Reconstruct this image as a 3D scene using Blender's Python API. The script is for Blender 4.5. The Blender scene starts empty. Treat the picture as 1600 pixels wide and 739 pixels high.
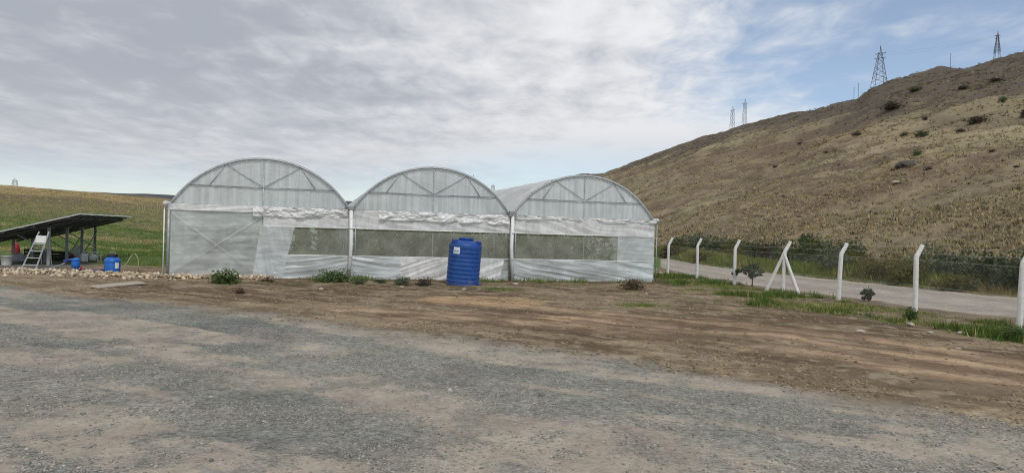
import bpy, math, random
import numpy as np
from mathutils import Matrix, Vector

scene = bpy.context.scene
COL = scene.collection
random.seed(7)
RNG = np.random.default_rng(11)
R = math.radians

# ------------------------------------------------------------------ camera
CAM_H, ROLL, PITCH, FPX = 1.75, R(1.66), R(-0.34), 1100.0
c_right = np.array([math.cos(ROLL), 0, math.sin(ROLL)])
c_up0 = np.array([-math.sin(ROLL), 0, math.cos(ROLL)])
c_fwd0 = np.array([0, 1.0, 0])
c_fwd = c_fwd0 * math.cos(PITCH) + c_up0 * math.sin(PITCH)
c_up = c_up0 * math.cos(PITCH) - c_fwd0 * math.sin(PITCH)
cam_d = bpy.data.cameras.new('camera')
cam = bpy.data.objects.new('camera', cam_d)
COL.objects.link(cam)
cam_d.sensor_width = 36.0
cam_d.lens = FPX / 1600 * 36.0
cam_d.clip_start = 0.05
cam_d.clip_end = 20000
m = Matrix.Identity(4)
for i in range(3):
    m[i][0], m[i][1], m[i][2] = c_right[i], c_up[i], -c_fwd[i]
m[2][3] = CAM_H
cam.matrix_world = m
scene.camera = cam

# ------------------------------------------------------------------ render look
scene.render.engine = 'CYCLES'
scene.cycles.use_denoising = True
scene.cycles.denoising_prefilter = 'ACCURATE'
scene.cycles.pixel_filter_type = 'BLACKMAN_HARRIS'
scene.cycles.filter_width = 1.05
scene.cycles.transparent_max_bounces = 32
scene.cycles.max_bounces = 10
scene.cycles.sample_clamp_indirect = 6
scene.view_settings.view_transform = 'Standard'
scene.view_settings.look = 'None'
scene.view_settings.gamma = 1
scene.view_settings.use_curve_mapping = False
scene.view_settings.exposure = 0.15

# ------------------------------------------------------------------ sun and sky
SUN_EL, SUN_AZ = R(50), R(158)          # azimuth: clockwise from +Y (view direction)
sd = bpy.data.lights.new('sun', 'SUN')
sd.energy = 1.5
sd.angle = R(10)
sd.color = (1.0, 0.95, 0.88)
sun = bpy.data.objects.new('sun', sd)
COL.objects.link(sun)
sdir = Vector((math.sin(SUN_AZ) * math.cos(SUN_EL), math.cos(SUN_AZ) * math.cos(SUN_EL), math.sin(SUN_EL)))
sun.rotation_euler = (-sdir).to_track_quat('-Z', 'Y').to_euler()


class NT:
    """small helper round a node tree"""
    def __init__(self, tree):
        self.t = tree
        for n in list(tree.nodes):
            tree.nodes.remove(n)

    def n(self, typ, **kw):
        nd = self.t.nodes.new(typ)
        for k, v in kw.items():
            if k.startswith('i_'):
                key = k[2:]
                nd.inputs[int(key) if key.isdigit() else key.replace('_', ' ')].default_value = v
            else:
                setattr(nd, k, v)
        return nd

    def l(self, a, b):
        self.t.links.new(a, b)

    def put(self, sock, v):
        if hasattr(v, 'links') or hasattr(v, 'is_output'):
            self.l(v, sock)
        else:
            sock.default_value = v

    def math(self, op, a, b=0.0, clamp=False):
        nd = self.n('ShaderNodeMath', operation=op, use_clamp=clamp)
        self.put(nd.inputs[0], a)
        self.put(nd.inputs[1], b)
        return nd.outputs[0]

    def mix(self, fac, a, b, blend='MIX'):
        nd = self.n('ShaderNodeMix', data_type='RGBA', blend_type=blend)
        self.put(nd.inputs[0], fac)
        self.put(nd.inputs[6], a)
        self.put(nd.inputs[7], b)
        return nd.outputs[2]

    def noise(self, vec, scale, detail=4, rough=0.55, dist=0.0):
        nd = self.n('ShaderNodeTexNoise')
        nd.inputs['Scale'].default_value = scale
        nd.inputs['Detail'].default_value = detail
        nd.inputs['Roughness'].default_value = rough
        nd.inputs['Distortion'].default_value = dist
        if vec is not None:
            self.l(vec, nd.inputs['Vector'])
        return nd.outputs['Fac']

    def ramp(self, fac, lo, hi, a=0.0, b=1.0):
        nd = self.n('ShaderNodeMapRange', interpolation_type='SMOOTHSTEP')
        self.put(nd.inputs[0], fac)
        for i, v in enumerate((lo, hi, a, b)):
            nd.inputs[i + 1].default_value = v
        return nd.outputs[0]

    def mapping(self, vec, scale=(1, 1, 1), loc=(0, 0, 0), rot=(0, 0, 0)):
        nd = self.n('ShaderNodeMapping')
        nd.inputs['Scale'].default_value = scale
        nd.inputs['Location'].default_value = loc
        nd.inputs['Rotation'].default_value = rot
        self.l(vec, nd.inputs['Vector'])
        return nd.outputs[0]


world = bpy.data.worlds.new('World')
scene.world = world
world.use_nodes = True
w = NT(world.node_tree)
out = w.n('ShaderNodeOutputWorld')
bg = w.n('ShaderNodeBackground')
bg.inputs['Strength'].default_value = 0.1
w.l(bg.outputs[0], out.inputs[0])
sky = w.n('ShaderNodeTexSky', sky_type='NISHITA', sun_disc=False, sun_elevation=SUN_EL, sun_rotation=SUN_AZ,
          altitude=1200, air_density=1.0, dust_density=1.2, ozone_density=1.4)
tc = w.n('ShaderNodeTexCoord')
sep = w.n('ShaderNodeSeparateXYZ')
w.l(tc.outputs['Generated'], sep.inputs[0])
zc = w.math('ADD', w.math('MAXIMUM', sep.outputs['Z'], 0.0), 0.10)
px_ = w.math('DIVIDE', sep.outputs['X'], zc)
py_ = w.math('DIVIDE', sep.outputs['Y'], zc)
cmb = w.n('ShaderNodeCombineXYZ')
w.l(px_, cmb.inputs[0]); w.l(py_, cmb.inputs[1])
cp = cmb.outputs[0]
hyp = w.math('SQRT', w.math('ADD', w.math('MULTIPLY', sep.outputs['X'], sep.outputs['X']),
                            w.math('MULTIPLY', sep.outputs['Y'], sep.outputs['Y'])))
sinaz = w.math('DIVIDE', sep.outputs['X'], w.math('MAXIMUM', hyp, 0.001))
big = w.noise(w.mapping(cp, (0.42, 0.62, 1), (3.1, 1.7, 0)), 1.0, 6, 0.50, 0.35)
fine = w.noise(w.mapping(cp, (0.85, 1.5, 1), (7.7, 2.2, 0)), 1.0, 7, 0.52, 0.5)
puff = w.noise(w.mapping(cp, (1.6, 1.0, 1), (1.3, 9.2, 0)), 2.9, 9, 0.60, 0.25)
# the cloud sheet breaks up towards the east (to the right)
cover = w.ramp(sinaz, -0.02, 0.50, 0.30, -0.12)
dens = w.math('ADD', w.math('ADD', w.math('MULTIPLY', big, 0.28), w.math('ADD', w.math('MULTIPLY', fine, 0.27), w.math('MULTIPLY', puff, 0.45))), cover)
mask = w.ramp(dens, 0.36, 0.68)
lowband = w.ramp(w.math('SUBTRACT', sep.outputs['Z'], w.ramp(sinaz, -0.3, 0.1, -0.03, 0.02)), 0.05, 0.13, 0.35, 1.0)
mask = w.math('MULTIPLY', mask, lowband, clamp=True)
bright = w.math('ADD', w.math('MULTIPLY', big, 0.40), w.math('ADD', w.math('MULTIPLY', fine, 0.26), w.math('MULTIPLY', puff, 0.34)))
bright = w.math('ADD', bright, w.ramp(sinaz, -0.35, 0.22, -0.01, 0.10))
bfac = w.ramp(bright, 0.38, 0.66)
ccol = w.mix(bfac, (3.7, 3.95, 4.5, 1), (7.7, 7.8, 7.95, 1))
ccol = w.mix(w.ramp(sep.outputs['Z'], 0.02, 0.22, 0.75, 0.0), ccol, (5.1, 5.3, 5.55, 1))
skyc = w.mix(0.16, w.mix(1.0, sky.outputs[0], (1.22, 1.22, 1.20, 1), 'MULTIPLY'), (6.5, 6.6, 6.8, 1))
w.l(w.mix(mask, skyc, ccol), bg.inputs['Color'])


# ------------------------------------------------------------------ projections used to place things on the land
def ray(px, py):
    return c_fwd + c_right * (px - 800) / FPX - c_up * (py - 369.5) / FPX


def P(px, py, z=0.0):
    d = ray(px, py)
    t = (z - CAM_H) / d[2]
    return np.array([d[0] * t, d[1] * t, z])


def azel(px, py):
    d = ray(px, py)
    h = math.hypot(d[0], d[1])
    return math.degrees(math.atan2(d[0], d[1])), d[2] / h


# ------------------------------------------------------------------ numpy noise
def _hash(ix, iy, seed):
    n = (ix * 374761393 + iy * 668265263 + seed * 1442695041) & 0xFFFFFFFF
    n = ((n ^ (n >> 13)) * 1274126177) & 0xFFFFFFFF
    n = n ^ (n >> 16)
    return (n & 0xFFFFFF) / float(0xFFFFFF)


def vnoise(x, y, seed=0):
    x = np.asarray(x, float); y = np.asarray(y, float)
    ix = np.floor(x).astype(np.int64); iy = np.floor(y).astype(np.int64)
    fx = x - ix; fy = y - iy
    fx = fx * fx * (3 - 2 * fx); fy = fy * fy * (3 - 2 * fy)
    a = _hash(ix, iy, seed); b = _hash(ix + 1, iy, seed)
    c = _hash(ix, iy + 1, seed); d = _hash(ix + 1, iy + 1, seed)
    return (a * (1 - fx) + b * fx) * (1 - fy) + (c * (1 - fx) + d * fx) * fy


def fbm(x, y, lam, octv=4, seed=0, gain=0.5):
    x = np.asarray(x, float); y = np.asarray(y, float)
    s = np.zeros(np.broadcast(x, y).shape); a = 1.0; tot = 0.0; f = 1.0 / lam
    for o in range(octv):
        ca, sa = math.cos(0.7 * o + .3), math.sin(0.7 * o + .3)
        s = s + a * vnoise((x * ca - y * sa) * f + 13.7 * o, (x * sa + y * ca) * f - 7.1 * o, seed + o * 17)
        tot += a; a *= gain; f *= 2.03
    return s / tot            # 0..1, mean .5


def sstep(a, b, x):
    t = np.clip((np.asarray(x, float) - a) / (b - a), 0, 1)
    return t * t * (3 - 2 * t)


# ------------------------------------------------------------------ the lie of the land
# (picture x, skyline y, crest distance, foot distance)
SKY_CTRL = [(-500, 276, 330, 45), (-200, 283, 330, 42), (0, 291, 330, 40), (60, 295.5, 330, 40), (150, 302, 340, 42), (200, 307, 350, 46),
            (270, 314, 380, 55), (420, 323, 420, 90), (560, 330, 460, 140), (690, 330, 520, 180), (770, 300, 700, 230), (850, 286, 680, 190),
            (925, 274, 620, 150), (1000, 249, 560, 110), (1100, 212, 520, 80), (1200, 185, 500, 68), (1300, 163, 485, 60),
            (1338, 156, 480, 58), (1362, 136, 470, 56), (1400, 122, 460, 54), (1480, 104, 450, 50), (1600, 78, 430, 46), (1800, 44, 410, 43)]
_az = []; _H = []; _R = []; _B = []
for (x_, y_, r_, b_) in SKY_CTRL:
    a_, e_ = azel(x_, y_)
    _az.append(a_); _H.append(CAM_H + e_ * r_); _R.append(r_); _B.append(b_)
_az = [-180, -110, -70] + _az + [75, 120, 180]
_H = [4, 8, _H[0]] + _H + [_H[-1] * 0.8, 10, 4]
_R = [400, 360, 330] + _R + [400, 400, 400]
_B = [80, 60, 45] + _B + [45, 60, 80]

_fa = np.arange(-180, 180.1, 0.5)
_Hf = np.interp(_fa, _az, _H)
_ker = np.exp(-(np.arange(-24, 25) / 9.0) ** 2); _ker /= _ker.sum()
_Hs = np.interp(_az, _fa, np.convolve(np.pad(_Hf, 24, mode='wrap'), _ker, mode='valid'))


def rn_interp(y, pts):
    ys = [p[1] for p in pts]; xs = [p[0] for p in pts]
    o = np.argsort(ys); ys = np.array(ys)[o]; xs = np.array(xs)[o]
    r = np.interp(y, ys, xs)
    s0 = (xs[1] - xs[0]) / (ys[1] - ys[0]); s1 = (xs[-1] - xs[-2]) / (ys[-1] - ys[-2])
    r = np.where(y < ys[0], xs[0] + (y - ys[0]) * s0, r)
    return np.where(y > ys[-1], xs[-1] + (y - ys[-1]) * s1, r)


ROAD_NEAR = [P(*p) for p in [(1018, 414.5), (1093, 431), (1201, 449), (1310, 462), (1430, 480), (1600, 497)]]
ROAD_FAR = [P(*p) for p in [(1010, 404), (1200, 427), (1400, 447), (1600, 467)]]
FENCE_PTS = [(11.45, 12.1), (10.95, 15.1), (10.42, 18.1), (9.75, 20.9), (9.02, 23.3), (8.3, 26.1), (7.75, 29.3), (7.15, 32.1)]
YARD = [(-60, 26), (-30, 21.5), (-13.02, 17.96), (-8.33, 15.35), (-3.76, 12.69), (-0.97, 11.26), (1.79, 9.56), (3.14, 8.49), (3.88, 8.08), (4.62, 7.41), (5.17, 7.02), (9, 4.6), (20, -2), (60, -20)]


def road_pos(x, y):
    """0 at the near edge, 1 at the far edge"""
    a = rn_interp(y, ROAD_NEAR); b = rn_interp(y, ROAD_FAR)
    b = np.maximum(b, a + 4.0)
    return (x - a) / (b - a)


def yard_d(x, y):
    """metres inside the gravel yard (positive inside)"""
    yb = np.interp(x, [p[0] for p in YARD], [p[1] for p in YARD])
    return (yb - y) * 0.86


def hill_side(x, y):
    """1 on the land of the hill, beyond the road"""
    az = np.degrees(np.arctan2(x, y)); r = np.hypot(x, y)
    m = (road_pos(x, y) > 1) & (y > 3) & (az > 4) & (az < 120)
    return m | ((r > 75) & (az > -4) & (az < 120))


def hill_t(x, y):
    az = np.degrees(np.arctan2(x, y)); r = np.hypot(x, y)
    H = np.interp(az, _az, _H); Hs = np.interp(az, _az, _Hs); Rr = np.interp(az, _az, _R); B = np.interp(az, _az, _B)
    t = (r - B) / (Rr - B)
    k = sstep(0.55, 0.95, t)
    return t, Hs * (1 - k) + H * k, az, r


def terrace(x, y):
    """narrow steps trodden along the contours of the slope"""
    az = np.degrees(np.arctan2(x, y)); r = np.hypot(x, y)
    return fbm(az * 0.55, np.log(np.maximum(r, 1)) * 30.0, 1.0, 4, 161, 0.55)


def ground_z(x, y):
    x = np.asarray(x, float); y = np.asarray(y, float)
    t, H, az, r = hill_t(x, y)
    tc_ = np.clip(t, 0, 1)
    z = H * (0.9 * tc_ ** 1.12 + 0.1 * sstep(0, 1, tc_))
    z = z + H * 0.03 * np.clip(t - 1, 0, 4)
    far = sstep(0.0, 0.12, t) * np.where(az > 2, 1.0, 0.35)
    z = z + far * ((fbm(x, y, 60, 3, 5) - .5) * 6.0 * np.clip(t, 0, 1) + (fbm(x, y, 14, 4, 9) - .5) * 1.9
                   + (fbm(x, y, 3.2, 3, 21) - .5) * 0.95 + (terrace(x, y) - .5) * 0.008 * r + (fbm(x, y, 26, 3, 25) - .5) * 5.0 * np.clip(t * 3, 0, 1))
    rd = road_pos(x, y)
    side = np.where((rd > 0.95) & (y > 5) & (az > 5), 1.0, 0.0) * sstep(0.95, 1.25, rd)
    z = z + side * (0.10 + 0.30 * fbm(x, y, 2.0, 3, 31)) * (1 - far)
    # roughness of the near dirt
    near = np.exp(-r / 60.0)
    yin = sstep(-0.3, 0.6, yard_d(x, y))
    z = z + near * ((fbm(x, y, 2.4, 3, 41) - .5) * 0.05 + (fbm(x, y, 0.35, 3, 47) - .5) * (0.055 * (1 - yin) + 0.022 * yin)
                    + (fbm(x, y, 0.12, 2, 53) - .5) * 0.02)
    return z


def gz(x, y):
    return float(ground_z(np.array([x]), np.array([y]))[0])


def T(px, py, rmax=900.0):
    """where the line of sight meets the land"""
    d = ray(px, py); h = math.hypot(d[0], d[1])
    rr = np.geomspace(6, rmax, 1500)
    xs = d[0] / h * rr; ys = d[1] / h * rr; zs = CAM_H + d[2] / h * rr
    g = ground_z(xs, ys)
    k = np.argmax(g >= zs)
    if not (g >= zs).any():
        k = int(np.argmax(g - zs))
    return np.array([xs[k], ys[k], g[k]])


# ------------------------------------------------------------------ object helpers
def tag(o, label=None, cat=None, group=None, kind=None):
    if label: o['label'] = label
    if cat: o['category'] = cat
    if group: o['group'] = group
    if kind: o['kind'] = kind
    return o


def empty(name, loc=(0, 0, 0), rz=0.0, label=None, cat=None, group=None, rot=None):
    o = bpy.data.objects.new(name, None)
    COL.objects.link(o)
    o.location = tuple(float(v) for v in loc)
    o.rotation_euler = rot if rot else (0, 0, rz)
    o.empty_display_size = 0.1
    return tag(o, label, cat, group)


def link(name, me, parent=None, mat=None, loc=None):
    o = bpy.data.objects.new(name, me)
    COL.objects.link(o)
    if mat is not None and not me.materials:
        me.materials.append(mat)
    if parent is not None:
        o.parent = parent
    if loc is not None:
        o.location = tuple(float(v) for v in loc)
    return o


def np_mesh(name, V, F, smooth=False):
    V = np.asarray(V, np.float32); F = np.asarray(F, np.int32)
    me = bpy.data.meshes.new(name)
    k = F.shape[1]
    me.vertices.add(len(V)); me.vertices.foreach_set('co', V.ravel())
    me.loops.add(F.size); me.loops.foreach_set('vertex_index', F.ravel())
    me.polygons.add(len(F))
    me.polygons.foreach_set('loop_start', np.arange(0, F.size, k, dtype=np.int32))
    if smooth:
        me.polygons.foreach_set('use_smooth', np.ones(len(F), bool))
    me.update(calc_edges=True)
    return me


def add_attr(me, name, col):
    a = me.attributes.new(name, 'FLOAT_COLOR', 'POINT')
    c = np.ones((len(me.vertices), 4), np.float32)
    c[:, :3] = col
    a.data.foreach_set('color', c.ravel())


def add_fattr(me, name, val):
    a = me.attributes.new(name, 'FLOAT', 'POINT')
    a.data.foreach_set('value', np.asarray(val, np.float32))


class MB:
    def __init__(self):
        self.v = []; self.f = []

    def box(self, c, s, rot=None):
        hx, hy, hz = s[0] / 2, s[1] / 2, s[2] / 2
        n = len(self.v)
        for dx, dy, dz in ((-1, -1, -1), (1, -1, -1), (1, 1, -1), (-1, 1, -1), (-1, -1, 1), (1, -1, 1), (1, 1, 1), (-1, 1, 1)):
            p = Vector((dx * hx, dy * hy, dz * hz))
            if rot is not None: p = rot @ p
            self.v.append((c[0] + p.x, c[1] + p.y, c[2] + p.z))
        for q in ((0, 3, 2, 1), (4, 5, 6, 7), (0, 1, 5, 4), (1, 2, 6, 5), (2, 3, 7, 6), (3, 0, 4, 7)):
            self.f.append(tuple(n + i for i in q))
        return self

    def bar(self, a, b, wd, ht=None):
        a = Vector(a); b = Vector(b); d = b - a
        q = d.to_track_quat('Z', 'Y').to_matrix()
        return self.box((a + b) / 2, (wd, ht or wd, d.length), q)

    def tube(self, pts, r, n=8, cap=True, radii=None):
        pts = [Vector(p) for p in pts]
        base = len(self.v)
        prev = None
        for i, p in enumerate(pts):
            d = (pts[min(i + 1, len(pts) - 1)] - pts[max(i - 1, 0)]).normalized()
            if prev is None:
                ref = Vector((0, 0, 1)) if abs(d.z) < .9 else Vector((1, 0, 0))
                xa = d.cross(ref).normalized()
            else:
                xa = (prev - d * prev.dot(d)).normalized()
            prev = xa
            ya = d.cross(xa)
            rr = radii[i] if radii else r
            for k in range(n):
                an = 2 * math.pi * k / n
                q = p + xa * math.cos(an) * rr + ya * math.sin(an) * rr
                self.v.append(tuple(q))
        for i in range(len(pts) - 1):
            for k in range(n):
                a = base + i * n + k; b = base + i * n + (k + 1) % n
                self.f.append((a, b, b + n, a + n))
        if cap:
            self.f.append(tuple(base + k for k in range(n))[::-1])
            e = base + (len(pts) - 1) * n
            self.f.append(tuple(e + k for k in range(n)))
        return self

    def lathe(self, prof, n=24, c=(0, 0, 0)):
        base = len(self.v)
        for (r, z) in prof:
            for k in range(n):
                an = 2 * math.pi * k / n
                self.v.append((c[0] + r * math.cos(an), c[1] + r * math.sin(an), c[2] + z))
        for i in range(len(prof) - 1):
            for k in range(n):
                a = base + i * n + k; b = base + i * n + (k + 1) % n
                self.f.append((a, b, b + n, a + n))
        self.f.append(tuple(base + k for k in range(n))[::-1])
        e = base + (len(prof) - 1) * n
        self.f.append(tuple(e + k for k in range(n)))
        return self

    def mesh(self, name='mesh', smooth=False):
        me = bpy.data.meshes.new(name)
        me.from_pydata(self.v, [], self.f)
        if smooth:
            for p in me.polygons: p.use_smooth = True
        me.update()
        return me

    def build(self, name, mat, parent=None, smooth=False, loc=None, bevel=0.0):
        o = link(name, self.mesh(name, smooth), parent, mat, loc)
        if bevel:
            b = o.modifiers.new('bevel', 'BEVEL'); b.width = bevel; b.segments = 2; b.limit_method = 'ANGLE'
        return o


def copy_tree(o, parent=None):
    c = o.copy(); COL.objects.link(c)
    if parent is not None: c.parent = parent
    for ch in o.children:
        copy_tree(ch, c)
    return c


# ------------------------------------------------------------------ materials
def new_mat(name):
    mt = bpy.data.materials.new(name)
    mt.use_nodes = True
    return mt, NT(mt.node_tree)


def finish(t, shader):
    o = t.n('ShaderNodeOutputMaterial')
    t.l(shader, o.inputs[0])


def simple(name, col, rough=0.6, metal=0.0, var=0.12, scale=6.0, bump=0.0, dirt=None, spec=0.3):
    """painted / plastic / metal with slight unevenness and optional grime"""
    mt, t = new_mat(name)
    tcn = t.n('ShaderNodeTexCoord')
    nz = t.noise(tcn.outputs['Object'], scale, 5, 0.6)
    c = t.mix(t.ramp(nz, 0.3, 0.7), tuple(v * (1 - var) for v in col) + (1,), tuple(min(1, v * (1 + var)) for v in col) + (1,))
    if dirt:
        d = t.noise(tcn.outputs['Object'], scale * 0.7, 8, 0.7)
        c = t.mix(t.ramp(d, 0.48, 0.75, 0, dirt[1]), c, tuple(dirt[0]) + (1,))
    p = t.n('ShaderNodeBsdfPrincipled')
    t.l(c, p.inputs['Base Color'])
    p.inputs['Roughness'].default_value = rough
    p.inputs['Metallic'].default_value = metal
    p.inputs['Specular IOR Level'].default_value = spec
    if bump:
        b = t.n('ShaderNodeBump'); b.inputs['Strength'].default_value = bump; b.inputs['Distance'].default_value = 0.02
        t.l(nz, b.inputs['Height']); t.l(b.outputs[0], p.inputs['Normal'])
    finish(t, p.outputs[0])
    return mt


def film_mat(name, col, trans, streak=(9, 9, 1.2), trans_var=0.15, rough=0.42, transl=0.42):
    """greenhouse polythene: partly clear, partly scattering, slightly shiny"""
    mt, t = new_mat(name)
    tcn = t.n('ShaderNodeTexCoord')
    s1 = t.noise(t.mapping(tcn.outputs['Object'], streak), 1.0, 5, 0.6, 0.4)
    s2 = t.noise(tcn.outputs['Object'], 1.1, 3, 0.6)
    k = t.math('ADD', t.math('MULTIPLY', s1, 0.65), t.math('MULTIPLY', s2, 0.35))
    fac = t.ramp(k, 0.36, 0.64, 1 - trans - trans_var, 1 - trans + trans_var)
    c = t.mix(t.ramp(k, 0.35, 0.65), tuple(v * 0.84 for v in col) + (1,), tuple(min(1, v * 1.10) for v in col) + (1,))
    dif = t.n('ShaderNodeBsdfDiffuse'); t.l(c, dif.inputs[0])
    trl = t.n('ShaderNodeBsdfTranslucent'); t.l(c, trl.inputs[0])
    m1 = t.n('ShaderNodeMixShader'); m1.inputs[0].default_value = transl
    t.l(dif.outputs[0], m1.inputs[1]); t.l(trl.outputs[0], m1.inputs[2])
    gl = t.n('ShaderNodeBsdfGlossy'); gl.inputs['Roughness'].default_value = rough
    m2 = t.n('ShaderNodeMixShader'); m2.inputs[0].default_value = 0.09
    t.l(m1.outputs[0], m2.inputs[1]); t.l(gl.outputs[0], m2.inputs[2])
    tr = t.n('ShaderNodeBsdfTransparent'); tr.inputs[0].default_value = (0.93, 0.96, 0.95, 1)
    m3 = t.n('ShaderNodeMixShader')
    t.l(fac, m3.inputs[0]); t.l(tr.outputs[0], m3.inputs[1]); t.l(m2.outputs[0], m3.inputs[2])
    finish(t, m3.outputs[0])
    return mt


def leaf_mat(name, c1, c2, transl=0.25):
    mt, t = new_mat(name)
    tcn = t.n('ShaderNodeTexCoord'); oi = t.n('ShaderNodeObjectInfo')
    geo = t.n('ShaderNodeNewGeometry')
    nz = t.noise(geo.outputs['Position'], 2.2, 4, 0.65)
    k = t.math('ADD', t.math('MULTIPLY', t.ramp(nz, 0.3, 0.7), 0.6),
               t.math('ADD', t.math('MULTIPLY', geo.outputs['Random Per Island'], 0.5), t.math('MULTIPLY', oi.outputs['Random'], 0.25)))
    c = t.mix(t.math('MULTIPLY', k, 0.75, clamp=True), tuple(c1) + (1,), tuple(c2) + (1,))
    dif = t.n('ShaderNodeBsdfPrincipled'); t.l(c, dif.inputs['Base Color'])
    dif.inputs['Roughness'].default_value = 0.7; dif.inputs['Specular IOR Level'].default_value = 0.15
    trl = t.n('ShaderNodeBsdfTranslucent'); t.l(c, trl.inputs[0])
    m1 = t.n('ShaderNodeMixShader'); m1.inputs[0].default_value = transl
    t.l(dif.outputs[0], m1.inputs[1]); t.l(trl.outputs[0], m1.inputs[2])
    finish(t, m1.outputs[0])
    return mt


def terrain_mat():
    mt, t = new_mat('terrain')
    at = t.n('ShaderNodeAttribute', attribute_name='col')
    ag = t.n('ShaderNodeAttribute', attribute_name='grit')      # 1 = loose gravel, 0 = smooth earth
    geo = t.n('ShaderNodeNewGeometry')
    pos = geo.outputs['Position']
    n1 = t.noise(pos, 1.3, 6, 0.65)
    n2 = t.noise(pos, 16.0, 5, 0.7)
    vor = t.n('ShaderNodeTexVoronoi', feature='F1'); vor.inputs['Scale'].default_value = 38.0
    t.l(pos, vor.inputs['Vector'])
    vcol = t.n('ShaderNodeSeparateColor'); t.l(vor.outputs['Color'], vcol.inputs[0])
    vor2 = t.n('ShaderNodeTexVoronoi', feature='F1'); vor2.inputs['Scale'].default_value = 15.0
    t.l(pos, vor2.inputs['Vector'])
    v2 = t.n('ShaderNodeSeparateColor'); t.l(vor2.outputs['Color'], v2.inputs[0])
    g = t.math('MULTIPLY', ag.outputs['Fac'], 1.0)
    spk = t.math('ADD', t.math('MULTIPLY', vcol.outputs[0], 0.6), t.math('MULTIPLY', v2.outputs[1], 0.4))
    gain = t.math('ADD', t.ramp(n1, 0.25, 0.75, 0.80, 1.20), t.ramp(n2, 0.2, 0.8, -0.16, 0.16))
    gain = t.math('MULTIPLY', gain, t.math('ADD', 1.0, t.math('MULTIPLY', g, t.math('MULTIPLY', t.math('SUBTRACT', spk, 0.5), 0.95))))
    vm = t.n('ShaderNodeVectorMath', operation='SCALE')
    t.l(at.outputs['Color'], vm.inputs[0]); t.l(gain, vm.inputs['Scale'])
    p = t.n('ShaderNodeBsdfPrincipled')
    t.l(vm.outputs[0], p.inputs['Base Color'])
    p.inputs['Roughness'].default_value = 0.95; p.inputs['Specular IOR Level'].default_value = 0.1
    hgt = t.math('ADD', t.math('MULTIPLY', n2, 0.9), t.math('MULTIPLY', t.math('MULTIPLY', vor.outputs['Distance'], g), -0.9))
    b = t.n('ShaderNodeBump'); b.inputs['Strength'].default_value = 0.7; b.inputs['Distance'].default_value = 0.03
    t.l(hgt, b.inputs['Height']); t.l(b.outputs[0], p.inputs['Normal'])
    finish(t, p.outputs[0])
    return mt


def attr_mat(name, rough=0.95):
    mt, t = new_mat(name)
    at = t.n('ShaderNodeAttribute', attribute_name='col')
    p = t.n('ShaderNodeBsdfPrincipled')
    t.l(at.outputs['Color'], p.inputs['Base Color'])
    p.inputs['Roughness'].default_value = rough; p.inputs['Specular IOR Level'].default_value = 0.15
    finish(t, p.outputs[0])
    return mt


def net_mat():
    mt, t = new_mat('insect_net')
    tcn = t.n('ShaderNodeTexCoord')
    nz = t.noise(tcn.outputs['Object'], 2.0, 5, 0.6)
    dif = t.n('ShaderNodeBsdfDiffuse')
    t.l(t.mix(nz, (0.54, 0.55, 0.46, 1), (0.68, 0.68, 0.59, 1)), dif.inputs[0])
    tr = t.n('ShaderNodeBsdfTransparent')
    m3 = t.n('ShaderNodeMixShader')
    t.l(t.ramp(nz, 0.3, 0.7, 0.22, 0.36), m3.inputs[0])
    t.l(tr.outputs[0], m3.inputs[1]); t.l(dif.outputs[0], m3.inputs[2])
    finish(t, m3.outputs[0])
    return mt


M = {}
M['terrain'] = terrain_mat()
M['stone'] = attr_mat('loose_stone')
M['blade'] = attr_mat('grass_blade', 0.8)
M['film_roof'] = film_mat('polythene_roof', (0.90, 0.91, 0.89), 0.05, (1.5, 0.5, 1.5), 0.05)
M['film_gable'] = film_mat('polythene_gable', (0.85, 0.90, 0.88), 0.19, (7, 4, 0.4), 0.08)
M['film_wall'] = film_mat('polythene_wall', (0.84, 0.89, 0.87), 0.28, (1.2, 2, 4.0), 0.12)
M['film_white'] = film_mat('polythene_folded', (0.89, 0.89, 0.87), 0.05, (5, 5, 3), 0.04, transl=0.28)
M['film_lower'] = film_mat('polythene_skirt', (0.83, 0.88, 0.87), 0.14, (1.2, 2, 7.0), 0.10)
M['net'] = net_mat()
M['galv'] = simple('galvanised_pipe', (0.42, 0.44, 0.45), 0.5, 0.3, 0.2, 9)
M['white_pipe'] = simple('white_plastic_pipe', (0.80, 0.80, 0.78), 0.4, 0, 0.05, 5, dirt=((0.45, 0.38, 0.3), 0.35))
M['white_post'] = simple('whitewashed_concrete', (0.80, 0.79, 0.76), 0.9, 0, 0.06, 8, 0.4, dirt=((0.46, 0.42, 0.36), 0.55))
M['wire'] = simple('fence_wire', (0.46, 0.45, 0.43), 0.6, 0.2)
M['blue'] = simple('blue_polyethylene', (0.010, 0.052, 0.255), 0.42, 0, 0.12, 4, dirt=((0.16, 0.15, 0.17), 0.30), spec=0.45)
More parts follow.
